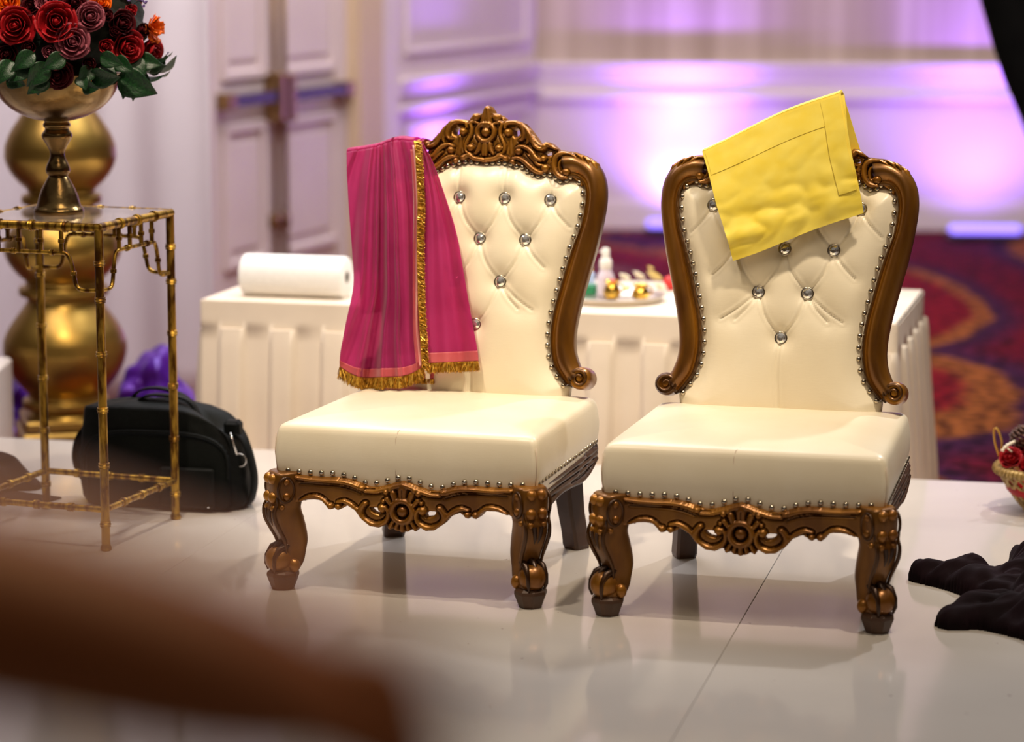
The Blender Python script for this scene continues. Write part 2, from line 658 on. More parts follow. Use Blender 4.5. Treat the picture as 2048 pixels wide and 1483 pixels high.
M['ribbon'] = simple('gold_ribbon', (0.66, 0.36, 0.06), (0.78, 0.46, 0.10), 0.35, 0.4, 30)
M['cone'] = simple('brown_cone', (0.05, 0.02, 0.012), (0.16, 0.06, 0.03), 0.6, 0, 60, 0.5, 0.004)
M['skin'] = simple('brown_skin', (0.26, 0.070, 0.011), (0.33, 0.10, 0.016), 0.55, 0, 9)
M['hair'] = simple('dark_hair', (0.012, 0.007, 0.005), (0.02, 0.012, 0.008), 0.5, 0, 90)
M['shirt'] = simple('dark_brown_shirt', (0.035, 0.014, 0.008), (0.05, 0.02, 0.012), 0.8, 0, 30)
M['trousers'] = simple('dark_trousers', (0.01, 0.01, 0.012), (0.015, 0.015, 0.018), 0.8, 0, 30)
M['wall_paint'] = simple('cream_wall_paint', (0.74, 0.65, 0.66), (0.78, 0.69, 0.70), 0.6, 0, 2)
M['wall_trim'] = simple('white_trim_paint', (0.82, 0.75, 0.72), (0.84, 0.77, 0.74), 0.45, 0, 2)
M['casing'] = simple('cream_casing', (0.70, 0.56, 0.36), (0.74, 0.60, 0.40), 0.5, 0, 2)
M['door_paint'] = simple('ivory_door_paint', (0.78, 0.69, 0.67), (0.82, 0.73, 0.71), 0.45, 0, 3)
M['far_wall'] = simple('dim_far_wall', (0.16, 0.10, 0.06), (0.22, 0.14, 0.09), 0.8, 0, 1)
M['door_brass'] = simple('door_brass', (0.30, 0.19, 0.08), (0.36, 0.23, 0.10), 0.3, 0.9, 10)
M['bar_dark'] = simple('push_bar_dark', (0.02, 0.016, 0.05), (0.03, 0.02, 0.07), 0.25, 0.3, 10)


def wallpaper_mat():
    m, nt, b = new_mat('striped_wallcovering')
    tc = nt.nodes.new('ShaderNodeTexCoord')
    mp = nt.nodes.new('ShaderNodeMapping')
    mp.inputs['Scale'].default_value = (9, 9, 0.15)
    nt.links.new(tc.outputs['Object'], mp.inputs[0])
    n = nt.nodes.new('ShaderNodeTexNoise')
    n.inputs['Scale'].default_value = 1.0
    n.inputs['Detail'].default_value = 3
    nt.links.new(mp.outputs[0], n.inputs['Vector'])
    r = nt.nodes.new('ShaderNodeValToRGB')
    r.color_ramp.elements[0].position = 0.35
    r.color_ramp.elements[1].position = 0.65
    r.color_ramp.elements[0].color = (0.44, 0.35, 0.28, 1)
    r.color_ramp.elements[1].color = (0.60, 0.50, 0.42, 1)
    nt.links.new(n.outputs['Fac'], r.inputs[0])
    nt.links.new(r.outputs[0], b.inputs['Base Color'])
    b.inputs['Roughness'].default_value = 0.7
    return m


M['wallpaper'] = wallpaper_mat()


def stage_mat():
    m, nt, b = new_mat('glossy_white_vinyl')
    n, r = noise_col(nt, (0.52, 0.475, 0.435), (0.57, 0.525, 0.485), 1.2, 4)
    # scattered scuffs and specks
    tc = nt.nodes.new('ShaderNodeTexCoord')
    n2 = nt.nodes.new('ShaderNodeTexNoise')
    n2.inputs['Scale'].default_value = 38
    n2.inputs['Detail'].default_value = 6
    nt.links.new(tc.outputs['Object'], n2.inputs['Vector'])
    r2 = nt.nodes.new('ShaderNodeValToRGB')
    r2.color_ramp.elements[0].position = 0.245
    r2.color_ramp.elements[1].position = 0.275
    r2.color_ramp.elements[0].color = (0.35, 0.3, 0.27, 1)
    r2.color_ramp.elements[1].color = (1, 1, 1, 1)
    nt.links.new(n2.outputs['Fac'], r2.inputs[0])
    mx = nt.nodes.new('ShaderNodeMix')
    mx.data_type = 'RGBA'
    mx.blend_type = 'MULTIPLY'
    mx.inputs[0].default_value = 1
    nt.links.new(r.outputs[0], mx.inputs[6])
    nt.links.new(r2.outputs[0], mx.inputs[7])
    nt.links.new(mx.outputs[2], b.inputs['Base Color'])
    b.inputs['Roughness'].default_value = 0.09
    b.inputs['IOR'].default_value = 1.5
    n3 = nt.nodes.new('ShaderNodeTexNoise')
    n3.inputs['Scale'].default_value = 5
    n3.inputs['Detail'].default_value = 2
    nt.links.new(tc.outputs['Object'], n3.inputs['Vector'])
    add_bump(nt, b, n3.outputs['Fac'], 0.05, 0.01)
    return m


M['stage'] = stage_mat()


def carpet_mat():
    m, nt, b = new_mat('patterned_red_carpet')
    L = nt.links.new
    tc = nt.nodes.new('ShaderNodeTexCoord')
    geo = tc.outputs['Object']
    dist = nt.nodes.new('ShaderNodeTexNoise')
    dist.inputs['Scale'].default_value = 1.6
    dist.inputs['Detail'].default_value = 2
    L(geo, dist.inputs['Vector'])
    add = nt.nodes.new('ShaderNodeMix')
    add.data_type = 'VECTOR'
    add.inputs[0].default_value = 0.12
    mpc = nt.nodes.new('ShaderNodeMapping')
    mpc.inputs['Scale'].default_value = (1.0, 0.42, 1.0)
    L(geo, mpc.inputs[0])
    L(mpc.outputs[0], add.inputs[4])
    L(dist.outputs['Color'], add.inputs[5])
    vor = nt.nodes.new('ShaderNodeTexVoronoi')
    vor.inputs['Scale'].default_value = 0.74
    vor.inputs['Randomness'].default_value = 0.75
    L(add.outputs[1], vor.inputs['Vector'])
    rings = nt.nodes.new('ShaderNodeValToRGB')
    cr = rings.color_ramp
    cr.interpolation = 'EASE'
    cr.elements[0].position = 0.0
    cr.elements[0].color = (0.05, 0.015, 0.05, 1)
    cr.elements[1].position = 1.0
    cr.elements[1].color = (0.10, 0.003, 0.010, 1)
    for p, c in ((0.08, (0.17, 0.004, 0.010)), (0.16, (0.28, 0.085, 0.02)), (0.22, (0.15, 0.004, 0.010)), (0.33, (0.13, 0.004, 0.016)),
                 (0.38, (0.18, 0.075, 0.075)), (0.43, (0.14, 0.004, 0.016)), (0.55, (0.18, 0.004, 0.010)), (0.61, (0.18, 0.004, 0.010)), (0.635, (0.27, 0.085, 0.018)),
                 (0.665, (0.27, 0.085, 0.018)), (0.69, (0.045, 0.010, 0.04)), (0.80, (0.12, 0.003, 0.012))):
        e = cr.elements.new(p)
        e.color = (*c, 1)
    L(vor.outputs['Distance'], rings.inputs[0])
    chk = nt.nodes.new('ShaderNodeTexNoise')
    chk.inputs['Scale'].default_value = 16
    chk.inputs['Detail'].default_value = 3
    L(geo, chk.inputs['Vector'])
    cr2 = nt.nodes.new('ShaderNodeValToRGB')
    cr2.color_ramp.elements[0].position = 0.42
    cr2.color_ramp.elements[1].position = 0.56
    cr2.color_ramp.elements[0].color = (0.32, 0.27, 0.32, 1)
    cr2.color_ramp.elements[1].color = (1.15, 1.1, 1.1, 1)
    L(chk.outputs['Fac'], cr2.inputs[0])
    mx = nt.nodes.new('ShaderNodeMix')
    mx.data_type = 'RGBA'
    mx.blend_type = 'MULTIPLY'
    mx.inputs[0].default_value = 1
    L(rings.outputs[0], mx.inputs[6])
    L(cr2.outputs[0], mx.inputs[7])
    L(mx.outputs[2], b.inputs['Base Color'])
    b.inputs['Roughness'].default_value = 0.95
    b.inputs['Specular IOR Level'].default_value = 0.1
    return m


M['carpet'] = carpet_mat()


def led_mat(strength, col):
    m, nt, b = new_mat('led_lens')
    b.inputs['Base Color'].default_value = (0.3, 0.3, 0.5, 1)
    b.inputs['Emission Color'].default_value = (*col, 1)
    b.inputs['Emission Strength'].default_value = strength
    return m


M['led'] = led_mat(2.3, (0.26, 0.16, 1.0))
M['led_body'] = simple('led_housing', (0.02, 0.02, 0.03), (0.03, 0.03, 0.04), 0.5)

# ================================================================== SETTING
CARPET_Z = -0.30
fl = mk('floor', box(-9, 9, -3, 21, CARPET_Z - 0.05, CARPET_Z), M['carpet'], smooth=False)
props(fl, 'red patterned ballroom carpet with gold and purple swirls beyond the stage', kind='structure')

# --- white stage deck: long strips laid edge to edge, parallel to the chairs' depth
ST_A = math.atan2(8.15 - 8.92, 1.575 + 1.726)            # direction of the far stage edge
st_dir = np.array([math.cos(ST_A), math.sin(ST_A), 0])
st_nor = np.array([-math.sin(ST_A), math.cos(ST_A), 0])
edge_p = on_z(1024, 921)
stage = empty('stage_floor', edge_p, 'low stage deck covered with glossy white vinyl strips', kind='structure', rz=ST_A)


def to_stage(p):
    d = np.array(p) - edge_p
    return float(d @ st_dir), float(d @ st_nor)


s1 = to_stage(on_z(1500, 1210))[0]
s2 = to_stage(on_z(402, 1097))[0]
pitch_w = s1 - s2
bounds = [s2 + pitch_w * k for k in range(-3, 5)]
for k in range(len(bounds) - 1):
    gap = 0.0006
    o = mk('panel', box(bounds[k] + gap, bounds[k + 1] - gap, -9.2, 0, -0.004, 0, 0.0008), M['stage'], stage, smooth=False)
fascia = mk('stage_skirting', box(bounds[0], bounds[-1], -9.2, -0.003, CARPET_Z, -0.0041), M['wall_trim'], stage, smooth=False)

# --- walls
WR = np.array([0.16, 18.25])                       # corner between the oblique left wall and the far wall
WL = np.array([-1.527, 13.67])
lw_dir = (WR - WL) / np.linalg.norm(WR - WL)
lw_nor = np.array([lw_dir[1], -lw_dir[0]])         # towards the camera side
far_ang = math.radians(-3.0)
LW_ANG = math.atan2(lw_dir[1], lw_dir[0])


def wall_empty(name, label, origin, ang):
    return empty(name, (origin[0], origin[1], CARPET_Z), label, None, None, ang, 'structure')


# coordinates on a wall: s along it, h above the carpet; the face looks to local -Y
def on_wall(px, py, origin, ang):
    n = np.array([-math.sin(ang), math.cos(ang), 0])
    p = on_plane(px, py, np.array([origin[0], origin[1], 0]), n)
    d = p[:2] - np.array(origin)
    return float(d @ np.array([math.cos(ang), math.sin(ang)])), float(p[2] - CARPET_Z)


# far wall (faces the camera)
FWD = (WR[0], WR[1])
wall_back = wall_empty('wall_back', 'far cream wall with chair rail washed in purple light', FWD, far_ang)
rail_h = on_wall(1500, 128, FWD, far_ang)[1]
mk('wallcovering', box(-0.05, 8.5, 0.0, 0.12, rail_h, 5.2), M['wallpaper'], wall_back, smooth=False)
mk('lower_wall', box(-0.05, 8.5, 0.0, 0.12, 0.0, rail_h), M['wall_paint'], wall_back, smooth=False)
h2 = on_wall(1500, 155, FWD, far_ang)[1]
h3 = on_wall(1500, 195, FWD, far_ang)[1]
mk('chair_rail', join(box(-0.05, 8.5, -0.075, 0.0, rail_h - 0.035, rail_h + 0.01, 0.008), box(-0.05, 8.5, -0.045, 0.0, h2 - 0.01, rail_h - 0.036, 0.004),
                      box(-0.05, 8.5, -0.02, 0.0, h3 + 0.03, h2 - 0.011, 0.004), box(-0.05, 8.5, -0.05, 0.0, h3 - 0.02, h3 + 0.029, 0.008)), M['wall_trim'], wall_back, smooth=False)
bb = mk('baseboard_back', join(box(-0.05, 8.5, -0.03, 0.0, 0.0, 0.17, 0.004), box(-0.05, 8.5, -0.018, 0.0, 0.17, 0.20, 0.004)), M['wall_trim'], wall_back, smooth=False)

# left oblique wall
LWO = (WL[0], WL[1])
wall_left = wall_empty('wall_left', 'oblique cream wall with panel mouldings and a pair of doors', LWO, LW_ANG)
LEN = float(np.linalg.norm(WR - WL))


def lw(px, py=200):
    return on_wall(px, py, LWO, LW_ANG)


d_l0 = lw(432)[0]; d_mid = lw(553)[0]; d_r1 = lw(692)[0]
mk('upper_wall', box(d_r1, LEN, 0.0, 0.12, 0, 5.2), M['wall_paint'], wall_left, smooth=False)
mk('upper_wall', box(-3.2, d_l0, 0.0, 0.12, 0, 5.2), M['wall_paint'], wall_left, smooth=False)
mk('upper_wall', box(d_l0, d_r1, 0.0, 0.12, 2.5, 5.2), M['wall_paint'], wall_left, smooth=False)
# pilaster and casing right of the doors
c0, c1 = lw(692)[0], lw(752)[0]
mk('trim_casing', join(box(c0, c1, -0.05, 0, 0, 5.2, 0.006), box(c0 + 0.05, c1 - 0.05, -0.065, -0.05, 0, 5.2, 0.005)), M['casing'], wall_left, smooth=False)
p0, p1 = lw(760)[0], lw(790)[0]
mk('trim_pilaster', box(p0, p1, -0.03, 0, 0, 5.2, 0.006), M['wall_trim'], wall_left, smooth=False)
rs, rh = lw(810, 160)
mk('chair_rail', join(box(p1, LEN, -0.06, 0, rh - 0.03, rh + 0.015, 0.008), box(p1, LEN, -0.035, 0, rh - 0.09, rh - 0.031, 0.006), box(p1, LEN, -0.05, 0, rh - 0.19, rh - 0.15, 0.008)), M['wall_trim'], wall_left, smooth=False)
mk('baseboard_left', box(p1, LEN, -0.03, 0, 0, 0.19, 0.005), M['wall_trim'], wall_left, smooth=False)


def moulding(x0, x1, z0, z1, w=0.035, d=0.025, y=0.0):
    return join(box(x0, x1, y - d, y, z0, z0 + w, 0.006), box(x0, x1, y - d, y, z1 - w, z1, 0.006),
                box(x0, x0 + w, y - d, y, z0 + w, z1 - w, 0.006), box(x1 - w, x1, y - d, y, z0 + w, z1 - w, 0.006))


mk('panel_moulding', moulding(p1 + 0.15, LEN - 0.2, rh + 0.15, rh + 2.2), M['wall_trim'], wall_left, smooth=False)
mk('panel_moulding', moulding(p1 + 0.15, LEN - 0.2, 0.28, rh - 0.28), M['wall_trim'], wall_left, smooth=False)

# doors
for di, (a, b) in enumerate(((d_l0 + 0.01, d_mid - 0.012), (d_mid + 0.012, d_r1 - 0.01))):
    dr = empty('door_%d' % (di + 1), (0, 0, 0), ('left' if di == 0 else 'right') + ' leaf of the ivory panelled double door with a dark push bar', kind='structure')
    dr.parent = wall_left
    mk('door_leaf', box(a, b, 0.03, 0.075, 0.01, 2.48, 0.003), M['door_paint'], dr, smooth=False)
    bar_h = lw((a + b) and (490 if di == 0 else 625), 197 if di == 0 else 183)[1]
    m_ = 0.10
    mk('door_panel', join(moulding(a + m_, b - m_, bar_h + 0.10, 2.3, 0.05, 0.03, 0.03), box(a + m_ + .08, b - m_ - .08, 0.012, 0.03, bar_h + 0.2, 2.2, 0.006)), M['door_paint'], dr, smooth=False)
    mk('door_panel', join(moulding(a + m_, b - m_, 0.25, bar_h - 0.13, 0.05, 0.03, 0.03), box(a + m_ + .08, b - m_ - .08, 0.012, 0.03, 0.35, bar_h - 0.23, 0.006)), M['door_paint'], dr, smooth=False)
    mk('push_bar', box(a + 0.02, b - 0.02, -0.06, -0.02, bar_h - 0.035, bar_h + 0.03, 0.006), M['bar_dark'], dr, smooth=False)
    ex = a + 0.06 if di == 0 else b - 0.06
    mk('bar_end', box(ex - 0.05, ex + 0.05, -0.065, 0.03, bar_h - 0.045, bar_h + 0.04, 0.006), M['door_brass'], dr, smooth=False)
    lx = b - 0.05 if di == 0 else a + 0.05
    mk('latch_case', box(lx - 0.04, lx + 0.04, -0.075, 0.03, bar_h - 0.14, bar_h + 0.12, 0.008), M['door_brass'], dr, smooth=False)
    mk('vertical_rod', join(tube([(lx, -0.02, 0.05), (lx, -0.02, 2.45)], 0.014, 8), box(lx - .025, lx + .025, -.035, .03, bar_h + .62, bar_h + .70, .004), box(lx - .025, lx + .025, -.035, .03, bar_h - .72, bar_h - .64, .004)), M['door_brass'], dr)

# side walls and the hall end behind the camera (dim, only ever seen in reflections)
wr_ = wall_empty('wall_right', 'plain cream side wall of the hall', (7.6, -3), 0)
mk('wall_surface', box(0, 0.12, 0, 21, 0, 5.2), M['far_wall'], wr_, smooth=False)
wf_ = wall_empty('wall_front', 'dim hall end behind the camera', (-8, -3.2), 0)
mk('wall_surface', box(0, 16, -0.12, 0, 0, 5.2), M['far_wall'], wf_, smooth=False)
wl_ = wall_empty('wall_side', 'plain side wall left of the stage', (-7.8, -3), 0)
mk('wall_surface', box(0, 0.12, 0, 17, 0, 5.2), M['far_wall'], wl_, smooth=False)


# --- LED uplights on the carpet
def uplight(px0, px1, py, target_wall_ang, label, power, tgt_dy=0.55):
    a = on_z(px0, py, CARPET_Z); b = on_z(px1, py, CARPET_Z)
    c = (a + b) / 2
    w = float(np.linalg.norm(b - a))
    o = empty('led_uplight', c, label, 'uplight', 'LED uplights along the walls', target_wall_ang)
    mk('housing', box(-w / 2, w / 2, -0.05, 0.07, 0.012, 0.05, 0.006), M['led_body'], o, smooth=False)
    mk('lens', join(box(-w / 2 + .012, w / 2 - .012, -0.042, 0.055, 0.0505, 0.105, 0.02)), M['led'], o, smooth=False)
    for sx in (-1, 1):
        mk('foot', box(sx * w * .38 - .02, sx * w * .38 + .02, -0.06, 0.08, 0, 0.0118, 0.003), M['led_body'], o, smooth=False)
    p = Vector(c) + Vector((0, 0.0, 0.16))
    n = Vector((-math.sin(target_wall_ang), math.cos(target_wall_ang), 0))
    tx = Vector((math.cos(target_wall_ang), math.sin(target_wall_ang), 0))
    for k in (-1, 1):
        q = p + tx * (k * w * 0.25)
        spot('uplight_beam', q, q + n * tgt_dy + Vector((0, 0, 1.9)), power / 2, 58, (0.30, 0.11, 1.0), 1.0, 0.05)
    spot('uplight_beam', p, p + n * tgt_dy + Vector((0, 0, 0.75)), power * 0.30, 125, (0.34, 0.15, 1.0), 1.0, 0.05)
    return o


uplight(1895, 2046, 482, far_ang, 'glowing LED bar on the carpet at the right edge of the picture', 330)
uplight(1290, 1440, 470, far_ang, 'glowing LED bar mostly hidden behind the chair with the yellow cloth', 360)
uplight(880, 1000, 520, LW_ANG, 'LED bar hidden behind the chair with the pink scarf', 210)


# --- white pleated curtain on the left
def pleated(path, z0, z1, amp, wave, nz=24, flare=0.0, seedv=1, jitter=0.4):
    P = arcresample(path, max(60, int(sum(np.linalg.norm(np.diff(np.array(path), axis=0), axis=1)) / wave * 12)))
    L = np.concatenate([[0], np.cumsum(np.linalg.norm(np.diff(P, axis=0), axis=1))])
    T = np.gradient(P, axis=0)
    T /= np.linalg.norm(T, axis=1, keepdims=True)
    N = np.stack([T[:, 1], -T[:, 0]], 1)
    rows = []
    for j in range(nz):
        t = j / (nz - 1)
        z = z1 + (z0 - z1) * t
        ph = np.array([mnoise.noise(Vector((l * 1.7, seedv * 3.1, t * 0.5))) for l in L]) * jitter * 6
        d = amp * (0.5 + 0.7 * t) * np.sin(2 * math.pi * L / wave + ph) + flare * t
        q = P + N * d[:, None]
        rows.append(np.column_stack([q, np.full(len(q), z)]))
    return np.array(rows)


dp = [(-7.6, 11.9), (-4.5, 11.55), tuple(on_y(-60, 500, 11.25)[:2]), tuple(on_y(120, 500, 11.15)[:2]), tuple(on_y(300, 500, 11.0)[:2]), tuple(on_y(424, 500, 10.9)[:2])]
cu = mk('white_curtain', thick_grid(pleated(dp, CARPET_Z + 0.004, 3.6, 0.022, 0.26, 20, 0.02, 2, 0.9), 0.004), M['drape'])
props(cu, 'white pleated voile curtain hanging behind the gold baluster column', 'curtain')

# --- black drape, upper right
bd = []
nzb = 26
for j in range(nzb):
    t = j / (nzb - 1)
    z = 3.4 - t * 3.69
    # left edge follows a swept-back line: passes (1962,0) and (2048,250) at 12 m
    e0 = on_y(1962, 0, 12.0); e1 = on_y(2048, 250, 12.0)
    k = (e0[2] - z) / (e0[2] - e1[2])
    xl = e0[0] + (e1[0] - e0[0]) * (k if k < 1.6 else 1.6 + (k - 1.6) * 0.15) - 0.02 * math.sin(max(0, min(1, k)) * math.pi)
    xr = e0[0] + 1.5
    row = []
    for i in range(60):
        s = i / 59
        row.append((xl + (xr - xl) * s, 12.0 + 0.05 * math.sin(s * 34) * (0.4 + 0.6 * s), z))
    bd.append(row)
b_ = mk('black_curtain', thick_grid(np.array(bd), 0.006), M['black_drape'])
props(b_, 'black curtain hanging with a slanting edge at the upper right corner', 'curtain')

# ================================================================== THE CHAIR
def chair_frame(pl_, pr_):
    a, b = on_z(*pl_), on_z(*pr_)
    o = (a + b) / 2
    yaw = math.atan2(b[1] - a[1], b[0] - a[0])
    return o, yaw


C1, YAW1 = chair_frame((565, 1175), (1062, 1213))
C2, YAW2 = chair_frame((1213, 1228), (1756, 1263))
SL = 0.19                      # slope of the back
TH = math.atan(SL)
BY, BZ = 0.56, 0.43            # foot of the back plane, chair-local


class Frame:
    def __init__(s, o, yaw):
        s.o, s.yaw = o, yaw
        s.X = np.array([math.cos(yaw), math.sin(yaw), 0])
        s.Y = np.array([-math.sin(yaw), math.cos(yaw), 0])

    def world(s, l):
        return s.o + s.X * l[0] + s.Y * l[1] + np.array([0, 0, l[2]])

    def local(s, p):
        d = np.array(p) - s.o
        return np.array([d @ s.X, d @ s.Y, d[2]])

    def back_uv(s, px, py, w=0.0):
        n = -s.Y * math.cos(TH) + np.array([0, 0, math.sin(TH)])
        p = on_plane(px, py, s.world((0, BY, BZ)) + n * w, n)
        l = s.local(p)
        v = (l[2] - BZ - w * math.sin(TH)) / math.cos(TH)
        return float(l[0]), float(v)

    def front_xz(s, px, py, y=-0.02):
        p = on_plane(px, py, s.world((0, y, 0)), s.Y)
        l = s.local(p)
        return float(l[0]), float(l[2])


F1, F2 = Frame(C1, YAW1), Frame(C2, YAW2)


def bk(u, v, w):
    """back-plane coordinates -> chair-local point"""
    return (u, BY + v * math.sin(TH) - w * math.cos(TH), BZ + v * math.cos(TH) + w * math.sin(TH))


def Z7(x, y): return F1.back_uv(820 + x / 5.12, 190 + y / 5.12)
def Z3(x, y): return F1.back_uv(660 + x / 2.391, 180 + y / 2.391)


med_u = Z7(820, 383)[0]


def c7(pts):
    return [(max(0.0, Z7(x, y)[0] - med_u), Z7(x, y)[1]) for x, y in pts]


R7 = lambda r: 1.16 * r / 5.12 / 715.0

# stile contours (right side)
outer = [Z3(*p) for p in ((1110, 292), (1160, 292), (1215, 312), (1270, 352), (1303, 420), (1310, 510), (1294, 620), (1262, 760), (1222, 900), (1186, 1030), (1162, 1150), (1160, 1240), (1178, 1310), (1200, 1350))]
inner = [Z3(*p) for p in ((1130, 425), (1165, 418), (1197, 430), (1220, 470), (1222, 540), (1200, 650), (1165, 740), (1132, 840), (1103, 940), (1075, 1040), (1057, 1140), (1055, 1230), (1072, 1320), (1130, 1415))]


def build_stile(sgn):
    n = 64
    A = catmull(inner, n); B = catmull(outer, n)
    prof = [(0.0, -0.004), (0.0, 0.004), (0.05, 0.009), (0.11, 0.009), (0.15, 0.003), (0.19, 0.003), (0.30, 0.012), (0.45, 0.019), (0.60, 0.021), (0.74, 0.016),
            (0.86, 0.008), (0.95, -0.002), (1.0, -0.014), (1.0, -0.045), (0.9, -0.055), (0.1, -0.050), (0.0, -0.040)]
    V = []
    for i in range(n):
        for t, w in prof:
            u = A[i, 0] + (B[i, 0] - A[i, 0]) * t
            v = A[i, 1] + (B[i, 1] - A[i, 1]) * t
            V.append(bk(sgn * u, v, w))
    m = len(prof)
    Fc = []
    for i in range(n - 1):
        for k in range(m):
            k2 = (k + 1) % m
            q = (i * m + k, i * m + k2, (i + 1) * m + k2, (i + 1) * m + k)
            Fc.append(q if sgn > 0 else q[::-1])
    e0, e1 = tuple(range(m)), tuple(range((n - 1) * m, n * m))
    Fc.append(e0[::-1] if sgn > 0 else e0)
    Fc.append(e1 if sgn > 0 else e1[::-1])
    return V, Fc


def build_scroll(sgn):
    cu_, cv_ = Z3(1196, 1378)
    r = 0.031
    seg = 36
    parts = []
    prof = [(0.0, 0.012), (0.25, 0.012), (0.32, 0.006), (0.40, 0.006), (0.5, 0.014), (0.8, 0.014), (0.95, 0.006), (1.0, -0.004), (1.0, -0.060), (0.9, -0.066), (0.0, -0.066)]
    V, Fc = [], []
    for q, w in prof:
        for k in range(seg):
            a = 2 * math.pi * k / seg
            V.append(bk(sgn * (cu_ + r * q * math.cos(a)), cv_ + r * q * math.sin(a), w))
    for i in range(len(prof) - 1):
        for k in range(seg):
            k2 = (k + 1) % seg
            q = (i * seg + k, (i + 1) * seg + k, (i + 1) * seg + k2, i * seg + k2)
            Fc.append(q)
    parts.append((V, Fc))
    # spiral fillet on the face
    sp = []
    for k in range(50):
        a = math.radians(200 - k * 11)
        rr = 0.027 - 0.020 * k / 49
        sp.append(bk(sgn * (cu_ + rr * math.cos(a)), cv_ + rr * math.sin(a), 0.014))
    parts.append(tube(sp, [0.0045 - 0.002 * k / 49 for k in range(50)], 8))
    # tongue joining the scroll to the rail foot
    parts.append(tube([bk(sgn * (cu_ - 0.045), cv_ + 0.030, -0.02), bk(sgn * (cu_ - 0.030), cv_ + 0.004, -0.02), bk(sgn * (cu_ - 0.012), cv_ - 0.010, -0.02)], [0.024, 0.026, 0.022], 14))
    return join(*parts)


# crest rail
crest_out = c7([(820, 100), (850, 110), (872, 145), (888, 190), (925, 190), (965, 200), (1000, 232), (1012, 266), (1060, 262), (1130, 260), (1200, 284), (1250, 338), (1300, 405), (1345, 470), (1385, 508),
                (1420, 478), (1470, 482), (1510, 515), (1560, 560), (1640, 572), (1740, 588), (1850, 626), (1940, 690), (1960, 760), (1830, 860), (1800, 940), (1760, 890), (1700, 845), (1640, 865), (1570, 872),
                (1520, 832), (1490, 800), (1440, 795), (1390, 822), (1340, 820), (1260, 788), (1180, 725), (1100, 718), (1045, 684), (1000, 680), (900, 682), (820, 694)])
crest_out = [(0.0, crest_out[0][1])] + crest_out[1:-1] + [(0.0, crest_out[-1][1])]
crest_out = [(-0.02, crest_out[0][1])] + crest_out + [(-0.02, crest_out[-1][1])]
crest_holes = [c7([(1092, 350), (1120, 335), (1150, 345), (1165, 380), (1158, 415), (1115, 432), (1096, 405)]),
               c7([(1400, 590), (1440, 572), (1495, 585), (1490, 615), (1450, 622), (1415, 618)]),
               c7([(1596, 722), (1625, 692), (1665, 688), (1700, 708), (1692, 742), (1670, 750), (1640, 742), (1604, 762)])]


def S(pts, r, h): return ('s', c7(pts), [R7(q) for q in r] if not np.isscalar(r) else R7(r), h)
def B(p, r, h): return ('b', c7([p])[0], R7(r), h)
def G(pts, r, d): return ('g', c7(pts), R7(r), d)


crest_feats = [
    ('r', (0.0, Z7(820, 383)[1]), R7(78), R7(23), 0.013), ('b', (0.0, Z7(820, 383)[1]), R7(42), 0.013),
    S([(820, 290), (820, 220), (820, 150)], [60, 48, 34], 0.012), G([(838, 280), (834, 220), (828, 150)], 6, 0.004),
    B((935, 232), 40, 0.014),
    S([(900, 300), (960, 280), (985, 300), (970, 350), (968, 410), (995, 470), (1012, 530), (1000, 590), (950, 612)], [14, 16, 18, 18, 18, 18, 16, 14, 12], 0.009),
    B((955, 548), 36, 0.013),
    S([(820, 505), (820, 560), (820, 612)], [24, 26, 16], 0.010), S([(862, 500), (872, 560), (900, 608)], [20, 24, 14], 0.010),
    S([(820, 668), (900, 658), (965, 628), (1010, 640)], [24, 24, 22, 20], 0.010), B((1022, 655), 29, 0.013),
    B((1052, 386), 37, 0.015),
    S([(1018, 340), (1035, 296), (1085, 282), (1150, 290), (1195, 335), (1212, 400), (1200, 455), (1160, 470)], [14, 22, 26, 28, 26, 24, 18, 8], 0.012),
    S([(1175, 275), (1235, 330), (1268, 400), (1295, 470), (1345, 540), (1400, 556)], [14, 24, 24, 24, 24, 20], 0.012), B((1425, 530), 34, 0.014),
    S([(1232, 380), (1248, 430), (1250, 480), (1232, 510)], [10, 16, 16, 6], 0.008), G([(1215, 300), (1255, 370), (1285, 450), (1335, 520)], 5, 0.003),
    S([(1300, 400), (1340, 480), (1400, 530)], [8, 14, 10], 0.010),
    B((1158, 582), 35, 0.014), S([(1125, 545), (1175, 528), (1240, 545), (1290, 590), (1330, 645), (1380, 672)], [10, 18, 24, 26, 26, 18], 0.011), B((1415, 652), 30, 0.014),
    S([(1240, 600), (1290, 650), (1350, 710), (1400, 720)], [8, 14, 16, 12], 0.008),
    B((1095, 692), 27, 0.012), S([(1090, 652), (1150, 648), (1210, 680), (1270, 735), (1340, 785), (1395, 800)], [12, 20, 22, 24, 26, 16], 0.010), B((1425, 752), 36, 0.011),
    B((1645, 790), 40, 0.016),
    S([(1650, 850), (1580, 840), (1532, 780), (1520, 700), (1545, 630), (1610, 600), (1690, 605)], [14, 22, 26, 26, 26, 22, 12], 0.012),
    S([(1612, 836), (1580, 780), (1572, 720), (1595, 672), (1650, 652)], [10, 15, 16, 15, 8], 0.009),
    S([(1540, 545), (1480, 520), (1440, 500)], [22, 22, 16], 0.012),
    S([(1690, 610), (1740, 640), (1760, 690)], [12, 18, 8], 0.012), S([(1745, 600), (1800, 640), (1830, 700)], [12, 18, 8], 0.012), S([(1815, 620), (1865, 670), (1880, 730)], [12, 16, 6], 0.010),
    G([(1052, 450), (1055, 560), (1060, 620)], 4, 0.003), G([(1090, 450), (1095, 560), (1100, 620)], 4, 0.003),
]


def build_crest():
    return carve([crest_out], crest_holes, crest_feats, 0.0025, 0.045, 0.007, True, None, lambda u, v, w: bk(u, v, w + 0.004))


